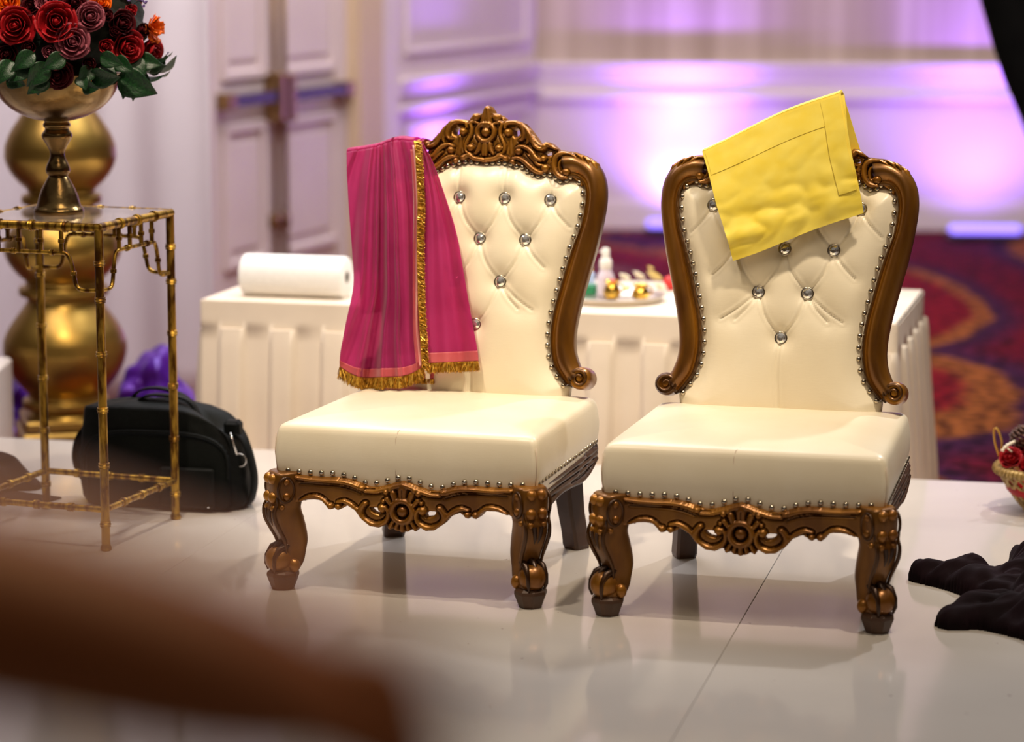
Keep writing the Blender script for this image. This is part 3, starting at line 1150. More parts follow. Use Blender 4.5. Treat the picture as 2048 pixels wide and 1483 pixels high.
# back upholstery
top_low = c7([(1700, 835), (1640, 850), (1570, 858), (1520, 815), (1440, 782), (1340, 805), (1260, 772), (1180, 712), (1100, 702), (1045, 672), (900, 668), (820, 676)])
panel_poly = []
inn = catmull(inner[2:], 40)
panel_poly += [(0.0 - 0.4, -0.05), (Z3(1130, 1415)[0] - 0.004, -0.05)]
for p in inn[::-1]:
    panel_poly.append((p[0] + 0.004, p[1]))
panel_poly += [(p[0], p[1] + 0.002) for p in top_low[1:]]
panel_poly[-1] = (0.0, panel_poly[-1][1])
panel_poly.append((-0.4, panel_poly[-1][1]))
btn_px = {1: ((910, 400), (1008, 397), (1092, 396)), 2: ((955, 477), (1046, 478)), 3: ((997, 563),), 4: ((956, 649),)}
row_v = [F1.back_uv(1008, 397)[1], F1.back_uv(1000, 478)[1], F1.back_uv(997, 563)[1], F1.back_uv(956, 649)[1]]
u4 = F1.back_uv(956, 649)[0]
dx = (F1.back_uv(1092, 396)[0] - F1.back_uv(910, 400)[0]) / 4
rows = [[-3, -1, 1, 3], [-2, 0, 2], [-1, 1], [0]]
# measured: centre button on row 4, neighbours half a pitch to the side
buttons = [(k * dx, row_v[i]) for i, r in enumerate(rows) for k in r]
print('button pitch', dx, 'u4', u4, 'rows', row_v, 'med', med_u)
creases = []
for i in range(3):
    for k in rows[i]:
        for s in (-1, 1):
            a = (k * dx, row_v[i])
            if (k + s) in rows[i + 1]:
                b = ((k + s) * dx, row_v[i + 1])
                mid = ((a[0] + b[0]) / 2 - s * 0.010, (a[1] + b[1]) / 2 - 0.004)
                creases.append([a, mid, b])
            else:
                b = (a[0] + s * dx * 0.9, a[1] - 0.075)
                creases.append([a, (a[0] + s * dx * 0.35, a[1] - 0.038), b])
for k in rows[0]:
    creases.append([(k * dx, row_v[0]), (k * dx - 0.004, row_v[0] + 0.05), (k * dx - 0.002, row_v[0] + 0.11)])
for s in (-1, 1):
    creases.append([(s * dx, row_v[2]), (s * dx * 1.8, row_v[2] - 0.045), (s * dx * 2.5, row_v[2] - 0.075)])
creases.append([(0, row_v[3]), (-0.006, row_v[3] - 0.09), (0.008, -0.05)])


def tuft_height(U, V, sd):
    h = np.zeros(U.shape)
    d = np.clip(-sd, 0, 1)
    dome = 0.030 * (1 - np.exp(-(d / 0.034) ** 1.4))
    dc = np.full(U.shape, 1e9)
    prod = np.ones(U.shape)
    for c in creases:
        P = catmull(c, 8)
        di = seg_dist(U, V, [tuple(p) for p in P])
        dc = np.minimum(dc, di)
        prod *= 1 - 0.85 * np.exp(-(di / 0.024) ** 1.25)
    puff = 0.014 * prod - 0.0030 * np.exp(-(dc / 0.0026) ** 2) + 0.0022 * np.exp(-((dc - 0.006) / 0.003) ** 2)
    puff *= (1 - np.exp(-d / 0.03))
    h = dome + puff
    for bu, bv in buttons:
        r = np.hypot(U - bu, V - bv)
        h -= 0.013 * np.exp(-(r / 0.026) ** 2)
    return h


def build_panel():
    return carve([panel_poly], [], [], 0.0045, 0.03, 0.004, True, tuft_height, lambda u, v, w: bk(u, v, w - 0.016))


# seat cushion
def build_seat():
    def outline(t):
        # rounded trapezoid, t in 0..1 anticlockwise
        pass
    W0, W1, D0, D1 = 0.352, 0.338, 0.0, 0.64
    rc = 0.018
    corners = [(-W0, D0), (W0, D0), (W1, D1), (-W1, D1)]
    ring = []
    for i, (x, y) in enumerate(corners):
        a0 = math.radians(180 + 90 * i)
        sx = 1 if x > 0 else -1
        sy = 1 if y > 0.1 else -1
        cxx, cyy = x - sx * rc, y - sy * rc
        for k in range(6):
            a = a0 + math.pi / 2 * k / 5
            ring.append((cxx + rc * math.cos(a), cyy + rc * math.sin(a)))
        nx, ny = corners[(i + 1) % 4]
        last = ring[-1]
        sx2 = 1 if nx > 0 else -1
        sy2 = 1 if ny > 0.1 else -1
        nxt = (nx - sx2 * rc + (rc * math.cos(a0 + math.pi / 2)), ny - sy2 * rc + rc * math.sin(a0 + math.pi / 2))
        for k in range(1, 16):
            t = k / 16
            ring.append((last[0] + (nxt[0] - last[0]) * t, last[1] + (nxt[1] - last[1]) * t))
    ring = np.array(ring)
    c = np.array([0.0, 0.32])
    V, Fc = [], []
    levels = []
    for z, ins in ((0.262, 0.006), (0.285, 0.002), (0.31, -0.001), (0.34, -0.005), (0.37, -0.006), (0.395, -0.003), (0.412, 0.0), (0.422, 0.003), (0.430, 0.009), (0.4345, 0.018)):
        levels.append((z, ins))
    rings = []
    for z, ins in levels:
        sc = np.array([(0.352 - ins) / 0.352, (0.32 - ins) / 0.32])
        rings.append([(c[0] + (p[0] - c[0]) * sc[0], c[1] + (p[1] - c[1]) * sc[1], z) for p in ring])
    for k in range(1, 15):
        s = 1 - k / 15.0
        base = 0.334 / 0.352
        rr = []
        for p in ring:
            x = c[0] + (p[0] - c[0]) * base * s
            y = c[1] + (p[1] - c[1]) * base * s
            q = 1 - max(abs(x) / 0.335, abs(y - 0.32) / 0.30) ** 2
            z = 0.4345 + 0.022 * max(0, q) ** 0.75
            rr.append((x, y, z))
        rings.append(rr)
    n = len(ring)
    for r in rings: V += r
    for j in range(len(rings) - 1):
        for k in range(n):
            k2 = (k + 1) % n
            Fc.append((j * n + k, j * n + k2, (j + 1) * n + k2, (j + 1) * n + k))
    V.append((c[0], c[1], 0.4565))
    for k in range(n):
        Fc.append(((len(rings) - 1) * n + k, (len(rings) - 1) * n + (k + 1) % n, len(V) - 1))
    Fc.append(tuple(range(n))[::-1])
    return V, Fc


# apron
def Z4(x, y): return F1.front_xz(500 + x / 2.844, 740 + y / 2.844)
am = Z4(830, 803)


def c4(pts):
    return [(max(0.0, am[0] - Z4(x, y)[0]) * 1.0, Z4(x, y)[1] - 0.000) for x, y in pts]


# the apron is seen slightly turned: remove the slant between its ends
R4 = lambda r: 1.12 * r / 2.844 / 775.0
slant = 0.0
ap_top = [(830, 634), (790, 640), (740, 655), (690, 668), (640, 668), (600, 652), (560, 634), (500, 618), (440, 612), (380, 612), (300, 606), (230, 598), (150, 575)]
ap_low = [(150, 760), (235, 752), (262, 742), (320, 738), (375, 744), (395, 775), (420, 792), (445, 785), (462, 796), (490, 785), (510, 772), (560, 795), (600, 845), (650, 885), (700, 893), (738, 878), (756, 908), (785, 900), (805, 918), (830, 922)]
ap_out = c4(ap_top) + c4(ap_low)
ap_out[0] = (0.0, ap_out[0][1]); ap_out[-1] = (0.0, ap_out[-1][1])
ap_out = [(-0.02, ap_out[0][1])] + ap_out + [(-0.02, ap_out[-1][1])]
ap_holes = [c4([(640, 783), (672, 782), (694, 790), (706, 808), (700, 822), (672, 816), (652, 802)])]


def S4(pts, r, h): return ('s', c4(pts), [R4(q) for q in r] if not np.isscalar(r) else R4(r), h)
def B4(p, r, h): return ('b', c4([p])[0], R4(r), h)
def G4(pts, r, d): return ('g', c4(pts), R4(r), d)


mz = am[1]
ap_feats = [('r', (0, mz), R4(54), R4(17), 0.013), ('b', (0, mz), R4(30), 0.014),
            S4([(830, 878), (830, 912)], [13, 13], 0.011), S4([(802, 876), (793, 906)], [11, 12], 0.011), S4([(776, 862), (757, 894)], [11, 11], 0.010),
            S4([(830, 738), (830, 682)], [22, 26], 0.009), S4([(790, 742), (776, 700)], [16, 18], 0.010), S4([(764, 762), (742, 730)], [12, 15], 0.010), B4((738, 692), 17, 0.013), B4((760, 678), 13, 0.010),
            G4([(830, 725), (830, 680)], 4, 0.004), B4((722, 745), 12, 0.009),
            S4([(612, 762), (592, 800), (608, 845), (655, 876), (705, 876), (742, 850), (752, 810), (735, 775)], [15, 18, 20, 20, 18, 14, 12, 8], 0.012),
            B4((716, 785), 24, 0.014), B4((620, 758), 16, 0.013),
            S4([(590, 672), (545, 652), (480, 636), (400, 630), (310, 624), (225, 610)], [14, 13, 12, 12, 12, 10], 0.007),
            S4([(620, 690), (680, 690), (740, 676), (830, 654)], [10, 12, 12, 13], 0.007), B4((600, 668), 19, 0.012),
            G4([(590, 700), (520, 672), (420, 655), (250, 642)], 5, 0.005),
            S4([(250, 742), (300, 720), (355, 722), (392, 748), (412, 770)], [8, 13, 14, 13, 12], 0.010), B4((420, 772), 20, 0.013), B4((466, 775), 19, 0.013),
            S4([(462, 748), (505, 746), (555, 778), (595, 830), (640, 880)], [9, 14, 15, 14, 10], 0.010),
            ]


def build_apron():
    return carve([ap_out], ap_holes, ap_feats, 0.0025, 0.028, 0.006, True, None, lambda u, v, w: (u, -0.014 - w, v))


# front legs: cabriole, bowed along the diagonal
LEG_IN = 0.052          # the leg axis lies this far inside the footprint corner


def build_front_leg(sgn):
    D = np.array([sgn * 1.0, -1.0]) / math.sqrt(2)
    Pp = np.array([sgn * 1.0, 1.0]) / math.sqrt(2)
    fx, fy = sgn * 0.334, 0.004
    key = [(0.047, -0.004, 0.030, 0.030), (0.072, -0.014, 0.035, 0.033), (0.10, -0.024, 0.032, 0.031), (0.13, -0.024, 0.037, 0.033), (0.16, -0.014, 0.043, 0.035), (0.19, -0.003, 0.046, 0.037),
           (0.215, 0.001, 0.043, 0.038), (0.232, -0.004, 0.040, 0.040), (0.25, -0.004, 0.042, 0.042), (0.28, -0.004, 0.043, 0.043), (0.305, -0.006, 0.041, 0.041), (0.312, -0.008, 0.036, 0.036)]
    K = catmull(key, 44)
    seg = 32
    V, Fc = [], []
    for z, c, a, b in K:
        for k in range(seg):
            t = 2 * math.pi * k / seg
            e = 2 / 3.4
            ca, sa = math.cos(t), math.sin(t)
            x = a * math.copysign(abs(ca) ** e, ca)
            y = b * math.copysign(abs(sa) ** e, sa)
            # channels carved down the shaft
            if z < 0.225:
                x -= 0.0028 * math.exp(-((y / b - 0.42) / 0.12) ** 2) * (1 if ca > 0 else 0) + 0.0028 * math.exp(-((y / b + 0.42) / 0.12) ** 2) * (1 if ca > 0 else 0)
                y -= math.copysign(0.0024 * math.exp(-((x / a - 0.35) / 0.16) ** 2), sa)
            q = np.array([fx, fy]) + D * (c + x) + Pp * y
            V.append((q[0], q[1], z))
    n = len(K)
    for i in range(n - 1):
        for k in range(seg):
            k2 = (k + 1) % seg
            q = (i * seg + k, i * seg + k2, (i + 1) * seg + k2, (i + 1) * seg + k)
            Fc.append(q if sgn < 0 else q[::-1])
    Fc.append(tuple(range(seg)) if sgn > 0 else tuple(range(seg))[::-1])
    Fc.append(tuple(range((n - 1) * seg, n * seg)))
    parts = [(V, Fc)]

    def at(d, p, z): q = np.array([fx, fy]) + D * d + Pp * p; return (q[0], q[1], z)
    # ball of the foot with a small scroll at each side
    parts.append(ball(at(0.014, 0, 0.079), 0.036, 26, 16, (1.02, 1.02, 1.0)))
    for s2 in (-1, 0, 1):
        parts.append(tube([at(-0.004, s2 * 0.020, 0.118), at(0.024, s2 * 0.024, 0.108), at(0.044 - abs(s2) * 0.006, s2 * 0.026, 0.088), at(0.046 - abs(s2) * 0.006, s2 * 0.026, 0.066), at(0.036, s2 * 0.022, 0.050)], [0.010, 0.009, 0.006, 0.005, 0.003], 8) if s2 else tube([at(-0.004, 0, 0.122), at(0.016, 0, 0.116), at(0.034, 0, 0.104)], [0.012, 0.011, 0.003], 8))
    for s in (-1, 1):
        parts.append(ball(at(-0.016, s * 0.028, 0.064), 0.016, 14, 9, (1, 1, 1.2)))
        # side beads running down the shaft
        path = [at(c + a * 0.93, s * b * 0.90, z) for z, c, a, b in catmull(key, 30)[4:22]]
        parts.append(tube(path, [0.0022 + 0.0030 * math.sin(math.pi * i / (len(path) - 1)) for i in range(len(path))], 8))
        # knee volute
        parts.append(ball(at(0.036, s * 0.018, 0.218), 0.0095, 12, 8))
        parts.append(ball(at(0.020, s * 0.036, 0.222), 0.0085, 10, 8))
        parts.append(tube([at(0.041, s * 0.010, 0.214), at(0.042, s * 0.008, 0.200), at(0.038, s * 0.006, 0.184), at(0.030, s * 0.004, 0.168)], [0.007, 0.0065, 0.005, 0.002], 8))
        # flower bosses on the block
        for (d, p, z, r) in ((0.034, 0.014, 0.294, 0.014), (0.034, 0.016, 0.246, 0.015), (0.008, 0.038, 0.250, 0.011), (0.008, 0.038, 0.288, 0.010)):
            parts.append(ball(at(d, s * p, z), r, 12, 8, (1, 1, 1.05)))
        # oval frame around the bosses
        ov = [at(0.010 + 0.022 * math.cos(t), s * 0.0415, 0.268 + 0.032 * math.sin(t)) for t in np.linspace(0, 2 * math.pi, 26)[:-1]]
        parts.append(tube(ov, 0.0038, 8, closed=True))
        # inner spur
        parts.append(ball(at(-0.040, s * 0.012, 0.186), 0.012, 10, 8, (1, 1, 0.8)))
    return join(*parts)


def build_foot(sgn):
    D = np.array([sgn * 1.0, -1.0]) / math.sqrt(2)
    fx, fy = sgn * 0.334, 0.004
    V, Fc = [], []
    cx, cy = fx + D[0] * 0.004, fy + D[1] * 0.004
    seg = 8
    for z, r in ((0.0, 0.029), (0.004, 0.031), (0.036, 0.043), (0.044, 0.0425), (0.050, 0.034)):
        for k in range(seg):
            a = 2 * math.pi * (k + 0.5) / seg + math.radians(8)
            V.append((cx + r * math.cos(a), cy + r * math.sin(a), z))
    for i in range(4):
        for k in range(seg):
            k2 = (k + 1) % seg
            Fc.append((i * seg + k, i * seg + k2, (i + 1) * seg + k2, (i + 1) * seg + k))
    Fc.append(tuple(range(seg))[::-1])
    Fc.append(tuple(range(32, 40)))
    return V, Fc


def build_rear_leg(sgn):
    V, Fc = [], []
    rot = math.radians(28 * -sgn)
    key = [(0.0, 0.004, 0.027), (0.012, 0.002, 0.030), (0.05, -0.004, 0.029), (0.11, -0.016, 0.030), (0.20, -0.028, 0.033), (0.30, -0.036, 0.036), (0.36, -0.04, 0.036)]
    for z, off, h in key:
        cx, cy = sgn * (0.268 + off * 0.5), 0.665 + off * 1.2
        for (sx, sy) in ((-1, -.75), (-.75, -1), (.75, -1), (1, -.75), (1, .75), (.75, 1), (-.75, 1), (-1, .75)):
            x, y = sx * h, sy * h
            V.append((cx + x * math.cos(rot) - y * math.sin(rot), cy + x * math.sin(rot) + y * math.cos(rot), z))
    for i in range(len(key) - 1):
        for k in range(8):
            k2 = (k + 1) % 8
            Fc.append((i * 8 + k, i * 8 + k2, (i + 1) * 8 + k2, (i + 1) * 8 + k))
    Fc.append(tuple(range(8))[::-1])
    n = len(key) - 1
    Fc.append(tuple(range(n * 8, n * 8 + 8)))
    return V, Fc


def build_side_rail(sgn):
    out = [(0.05, 0.306), (0.20, 0.302), (0.40, 0.302), (0.62, 0.310), (0.63, 0.290), (0.60, 0.262), (0.52, 0.238), (0.44, 0.230), (0.36, 0.236), (0.28, 0.240), (0.20, 0.236), (0.12, 0.222), (0.05, 0.20)]
    feats = []
    for dz, r in ((-0.008, 0.006), (-0.024, 0.007), (-0.040, 0.006)):
        feats.append(('s', [(0.08, 0.304 + dz * 1.1), (0.25, 0.300 + dz), (0.42, 0.300 + dz * .95), (0.60, 0.304 + dz * 0.8)], r, 0.006))
    feats.append(('s', [(0.07, 0.210), (0.14, 0.236), (0.25, 0.248), (0.36, 0.244), (0.44, 0.238), (0.52, 0.246), (0.60, 0.272)], [0.006, 0.008, 0.008, 0.007, 0.007, 0.007, 0.005], 0.008))
    vf = carve([out], [], feats, 0.004, 0.022, 0.005, False, None, lambda u, v, w: (sgn * (0.343 + w), u, v))
    if sgn < 0:
        vf = (vf[0], [q[::-1] for q in vf[1]])
    return vf


def nail_mesh():
    V, Fc = [], []
    seg = 12
    rings = [(1.0, 0.0), (0.96, 0.28), (0.78, 0.55), (0.5, 0.74), (0.2, 0.82)]
    for r, h in rings:
        for k in range(seg):
            a = 2 * math.pi * k / seg
            V.append((r * 0.0072 * math.cos(a), r * 0.0072 * math.sin(a), h * 0.0072))
    for i in range(4):
        for k in range(seg):
            k2 = (k + 1) % seg
            Fc.append((i * seg + k, i * seg + k2, (i + 1) * seg + k2, (i + 1) * seg + k))
    Fc.append(tuple(range(48, 60)))
    Fc.append(tuple(range(12))[::-1])
    return V, Fc


nail_data = None


def put_nail(parent, loc, normal):
    global nail_data
    if nail_data is None:
        o = mk('nail_head', nail_mesh(), M['nail'], parent)
        nail_data = o.data
    else:
        o = bpy.data.objects.new('nail_head', nail_data)
        o.parent = parent
        COL.objects.link(o)
    o.location = loc
    o.rotation_euler = Vector(normal).to_track_quat('Z', 'Y').to_euler()
    return o


def gem_mesh():
    V, Fc = [], []
    seg = 12
    V.append((0, 0, 0.0066))
    for r, h, off in ((0.0050, 0.0058, 0), (0.0088, 0.0034, 0.5), (0.0102, 0.0008, 0)):
        for k in range(seg):
            a = 2 * math.pi * (k + off) / seg
            V.append((r * math.cos(a), r * math.sin(a), h))
    for k in range(seg):
        k2 = (k + 1) % seg
        Fc.append((0, 1 + k, 1 + k2))
        Fc.append((1 + k, 13 + k, 1 + k2)); Fc.append((13 + k, 13 + k2, 1 + k2))
        Fc.append((13 + k, 25 + k, 25 + k2)); Fc.append((13 + k, 25 + k2, 13 + k2))
    Fc.append(tuple(range(25, 37))[::-1])
    return V, Fc


def build_chair():
    root = empty('throne_chair', (0, 0, 0))
    for s in (-1, 1):
        lg = mk('leg', build_front_leg(s), M['wood'], root, angle=50)
        mk('foot', build_foot(s), M['wood_dark'], lg, smooth=False)
    for s in (-1, 1):
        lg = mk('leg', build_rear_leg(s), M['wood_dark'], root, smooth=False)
        lg['label'] = 'plain dark square rear leg'
    mk('apron', build_apron(), M['wood'], root, angle=60)
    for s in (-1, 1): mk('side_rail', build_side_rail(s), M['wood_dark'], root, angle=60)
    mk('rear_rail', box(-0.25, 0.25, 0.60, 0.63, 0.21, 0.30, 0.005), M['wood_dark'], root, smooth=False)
    seat = mk('seat', build_seat(), M['leather'], root, angle=70)
    sx = -0.022
    mk('seam', tube([(sx, -0.0005, 0.285), (sx, -0.0035, 0.34), (sx, -0.0045, 0.37), (sx, 0.000, 0.412), (sx + 0.003, 0.008, 0.4305), (sx + 0.012, 0.03, 0.4365)], 0.0011, 6), M['seam'], seat)
    for s in (-1, 1):
        mk('seam', tube([(s * 0.349, 0.004, 0.31), (s * 0.353, -0.001, 0.36), (s * 0.351, 0.001, 0.41)], 0.0012, 6), M['seam'], seat)
    # nails above the apron and along the side rails
    line = arcresample(catmull([(-p[0], p[1]) for p in c4(ap_top)][::-1][1:] + [(p[0], p[1]) for p in c4(ap_top)][1:-1], 80), 22)
    for x, z in line:
        put_nail(seat, (x * 1.10, -0.0035, z + 0.010), (0, -1, 0.05))
    for s in (-1, 1):
        for k in range(20):
            y = 0.02 + k * 0.031
            put_nail(seat, (s * (0.3525 - y * 0.021), y, 0.316), (s, 0, 0.05))
    # back
    pan = mk('backrest', build_panel(), M['leather'], root)
    cr = mk('crest_rail', build_crest(), M['wood'], root, angle=60)
    for s in (-1, 1):
        st = mk('side_post', build_stile(s), M['wood'], root, angle=50)
        mk('scroll', build_scroll(s), M['wood'], st, angle=45)
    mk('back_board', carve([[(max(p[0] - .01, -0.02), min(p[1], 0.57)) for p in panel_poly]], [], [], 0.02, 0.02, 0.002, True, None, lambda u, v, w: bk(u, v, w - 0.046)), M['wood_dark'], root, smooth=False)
    nrm = Vector(bk(0, 0, 1)) - Vector(bk(0, 0, 0))
    IN = catmull(inner[1:], 60)
    INr = arcresample(IN, 21)
    for s in (-1, 1):
        for u, v in INr:
            put_nail(pan, bk(s * (u - 0.0095), v + 0.001, -0.001), nrm)
    tl = arcresample(catmull(top_low[1:], 60), 15)
    for i, (u, v) in enumerate(tl):
        for s in (-1, 1):
            if s < 0 and u < 0.012: continue
            put_nail(pan, bk(s * u, v - 0.006, -0.0015), nrm)
    q = nrm.to_track_quat('Z', 'Y').to_euler()
    gd = rd = None
    for bu, bv in buttons:
        loc = bk(bu, bv, -0.016 + 0.030 + 0.002 - 0.011)
        if gd is None:
            o = mk('crystal_button', gem_mesh(), M['crystal'], pan, smooth=False)
            r = mk('rim', tube([(0.0106 * math.cos(t), 0.0106 * math.sin(t), 0.001) for t in np.linspace(0, 2 * math.pi, 25)[:-1]], 0.0017, 6, closed=True), M['nail'], None)
            gd, rd = o.data, r.data
            COL.objects.unlink(r); bpy.data.objects.remove(r)
        else:
            o = bpy.data.objects.new('crystal_button', gd); o.parent = pan; COL.objects.link(o)
        o.location = loc
        o.scale = (1.5, 1.5, 1.5)
        o.rotation_euler = q
    # rims joined as one beading part would be wrong: give each button a rim of its own beside it
    for bu, bv in buttons:
        loc = bk(bu, bv, -0.016 + 0.030 + 0.002 - 0.011)
        r = bpy.data.objects.new('button_rim', rd); r.parent = pan; COL.objects.link(r)
        r.location = loc
        r.scale = (1.5, 1.5, 1.5)
        r.rotation_euler = q
    return root


def copy_tree(o, parent=None):
    c = o.copy()
    COL.objects.link(c)
    c.parent = parent
    for ch in list(o.children):
        copy_tree(ch, c)
    return c


chair1 = build_chair()
chair2 = copy_tree(chair1)
for ch, fr in ((chair1, F1), (chair2, F2)):
    ch.location = Vector(fr.o)
    ch.rotation_euler = (0, 0, fr.yaw)
props(chair1, 'carved brown throne chair with cream tufted leather, pink scarf hung over its back', 'chair', 'carved cream throne chairs')
props(chair2, 'carved brown throne chair with cream tufted leather, folded yellow cloth over its back', 'chair', 'carved cream throne chairs')


# ================================================================== CLOTH ON THE CHAIRS
def back_point(fr, px, py, w):
    n = -fr.Y * math.cos(TH) + np.array([0, 0, math.sin(TH)])
    return on_plane(px, py, fr.world((0, BY, BZ)) + n * w, n)


def sheet(fr, L, R, nu, nv, wf, sag=None):
    Lc, Rc = catmull(L, nv), catmull(R, nv)
    P = np.zeros((nv, nu, 3))
    for j in range(nv):
        t = j / (nv - 1)
        for i in range(nu):
            s = i / (nu - 1)
            q = Lc[j] * (1 - s) + Rc[j] * s
            dxp, dyp = sag(s, t) if sag else (0, 0)
            P[j, i] = back_point(fr, q[0] + dxp, q[1] + dyp, wf(s, t))
    return P


scarf = empty('pink_scarf', F1.world((-0.2, 0.5, 0.46)), 'sheer pink scarf with gold fringe draped over the left shoulder of the chair', 'scarf')


def rel(parent, vf):
    v, f = vf
    o = np.array(parent.location)
    return [tuple(np.array(p) - o) for p in v], f


def foldw(s, t):
    # folds fan out from the gathered spot near the top
    phi = (s - 0.60) / (0.34 + 0.66 * t)
    a = 0.009 + 0.020 * t
    w = 0.058 + 0.018 * math.sin(math.pi * min(1, t * 1.2))
    w += a * (0.9 * math.sin(7.5 * phi + 0.6) + 0.35 * math.sin(17 * phi + 1.5 + t))
    for c, wd, h in ((-0.38, 0.05, 0.016), (-0.10, 0.04, 0.020), (0.12, 0.035, 0.016), (-0.68, 0.05, 0.010)):
        w += 1.5 * h * math.exp(-((phi - c) / wd) ** 2) * (0.5 + 0.5 * t if c < 0 else 1)
    w += 0.003 * mnoise.noise(Vector((s * 9, t * 4, 1.0)))
    return w


def sagA(s, t):
    b = math.sin(math.pi * s)
    return (0, t ** 3 * (26 * b + 4 * math.sin(9 * s)) - (1 - t) ** 4 * 9 * math.exp(-((s - 0.72) / 0.22) ** 2))


PA = sheet(F1, [(693, 303), (694, 350), (698, 420), (704, 500), (707, 570), (692, 645), (681, 705), (680, 733)],
           [(829, 284), (835, 340), (838, 420), (836, 520), (836, 600), (838, 660), (843, 705), (846, 732)], 70, 90, foldw, sagA)
mk('front_fall', rel(scarf, thick_grid(PA, 0.0012)), M['pink'], scarf)


def foldB(s, t):
    return 0.052 + 0.012 * math.sin(5.5 * s + 0.6) * (0.3 + t) + 0.006 * math.sin(14 * s + 2 * t) + 0.01 * t


PB = sheet(F1, [(838, 284), (846, 340), (850, 420), (848, 520), (846, 600), (848, 660), (852, 705), (856, 726)],
           [(846, 286), (868, 330), (893, 400), (914, 470), (930, 560), (944, 640), (955, 700), (957, 722)], 40, 80, foldB, None)
mk('right_fall', rel(scarf, thick_grid(PB, 0.0012)), M['pink'], scarf)
# top, over the crest, and rear fall
def over_top(fr, P, back_len, w_back, n1=10, n2=24):
    """continue a sheet's first row over the top of the chair and down behind it"""
    nn = -fr.Y * math.cos(TH) + np.array([0, 0, math.sin(TH)])
    top = P[0]
    rows_ = []
    for j in range(n1):
        a = math.pi * (j + 1) / n1
        rad = 0.05
        rows_.append(top - nn * rad * (1 - math.cos(a)) + np.array([0, 0, 1]) * 0.016 * math.sin(a))
    last = rows_[-1]
    for j in range(1, n2):
        t = j / (n2 - 1)
        w = np.array([0.012 * math.sin(11 * i / len(top) + 3 * t) for i in range(len(top))])
        rows_.append(last - np.array([0, 0, 1]) * back_len * t - nn * w_back * t + nn[None, :] * w[:, None])
    return np.array([top] + rows_)


mk('rear_fall', rel(scarf, thick_grid(over_top(F1, PA[:, ::2], 0.45, 0.01), 0.0012)), M['pink'], scarf)
mk('rear_fall', rel(scarf, thick_grid(over_top(F1, PB[:, ::4], 0.30, 0.01), 0.0012)), M['pink'], scarf)

# hem bands (salmon), a little in front of the cloth
nF = -F1.Y * math.cos(TH) + np.array([0, 0, math.sin(TH)])
mk('hem', rel(scarf, thick_grid(PA[82:, :] + nF * 0.003, 0.001)), M['pink_hem'], scarf)
mk('hem', rel(scarf, thick_grid(PB[68:, :] + nF * 0.003, 0.001)), M['pink_hem'], scarf)
mk('hem', rel(scarf, thick_grid(PA[4:, 64:] + nF * 0.003, 0.001)), M['pink_hem'], scarf)
mk('ribbon_edge', rel(scarf, thick_grid(PA[2:88, 67:] + nF * 0.006, 0.001)), M['pink_satin'], scarf)
# lower tail
PT = sheet(F1, [(826, 715), (828, 745), (832, 757)], [(866, 715), (868, 742), (867, 758)], 14, 10, lambda s, t: 0.030 + 0.006 * math.sin(7 * s), None)
mk('tail', rel(scarf, thick_grid(PT, 0.0012)), M['pink_hem'], scarf)


def strands(path, dirs, length, per_m, width=0.0011, jit=0.35, wob=0.2):
    """gold fringe: path points with a hanging direction each"""
    P = np.array(path); Dd = np.array(dirs)
    s = np.concatenate([[0], np.cumsum(np.linalg.norm(np.diff(P, axis=0), axis=1))])
    n = int(s[-1] * per_m)
    V, Fc = [], []
    for k in range(n):
        t = s[-1] * (k + random.random()) / n
        p = np.array([np.interp(t, s, P[:, c]) for c in range(3)])
        d = np.array([np.interp(t, s, Dd[:, c]) for c in range(3)])
        d = d / np.linalg.norm(d) + np.random.normal(0, jit * 0.5, 3)
        d /= np.linalg.norm(d)
        L = length * random.uniform(0.75, 1.05)
        side = np.cross(d, nF); side /= np.linalg.norm(side) + 1e-9
        ang = random.uniform(0, math.pi)
        wv = side * math.cos(ang) * width + nF * math.sin(ang) * width
        off = nF * random.uniform(-0.003, 0.004)
        b = np.random.normal(0, wob * L * 0.3, 3)
        q0, q1, q2 = p + off, p + off + d * L * 0.5 + b * 0.5, p + off + d * L + b
        i = len(V)
        V += [tuple(q0 - wv), tuple(q0 + wv), tuple(q1 - wv), tuple(q1 + wv), tuple(q2 - wv * .6), tuple(q2 + wv * .6)]
        Fc += [(i, i + 1, i + 3, i + 2), (i + 2, i + 3, i + 5, i + 4)]
    return V, Fc


down = np.array([0, 0, -1.0])
fr1 = mk('fringe', rel(scarf, strands(PA[-1] + nF * 0.002, [down] * PA.shape[1], 0.032, 7000)), M['gold_thread'], scarf, smooth=False)
fr2 = mk('fringe', rel(scarf, strands(PB[-1] + nF * 0.002, [down] * PB.shape[1], 0.028, 7000)), M['gold_thread'], scarf, smooth=False)
vpath = [back_point(F1, x, y, w) for x, y, w in ((829, 282, 0.075), (832, 300, 0.085), (834, 340, 0.088), (837, 400, 0.09), (836, 460, 0.092), (836, 520, 0.093), (838, 600, 0.095), (840, 640, 0.098), (843, 690, 0.1), (846, 735, 0.1))]
right = F1.X
fr3 = mk('fringe', rel(scarf, strands(catmull(vpath, 40), [right + down * 0.3] * 40, 0.019, 8000)), M['gold_thread'], scarf, smooth=False)
fr4 = mk('fringe', rel(scarf, strands(PT[-1], [down] * PT.shape[1], 0.014, 6000)), M['gold_thread'], scarf, smooth=False)
for f_ in (fr1, fr2, fr3, fr4): f_['kind'] = 'stuff'
mk('fringe_band', rel(scarf, tube(catmull(vpath, 40), 0.0035, 6)), M['gold_thread'], scarf)

# --- yellow folded cloth
ycl = empty('yellow_cloth', F2.world((0, 0.6, 0.9)), 'folded bright yellow cotton cloth hung askew over the chair crest', 'cloth')


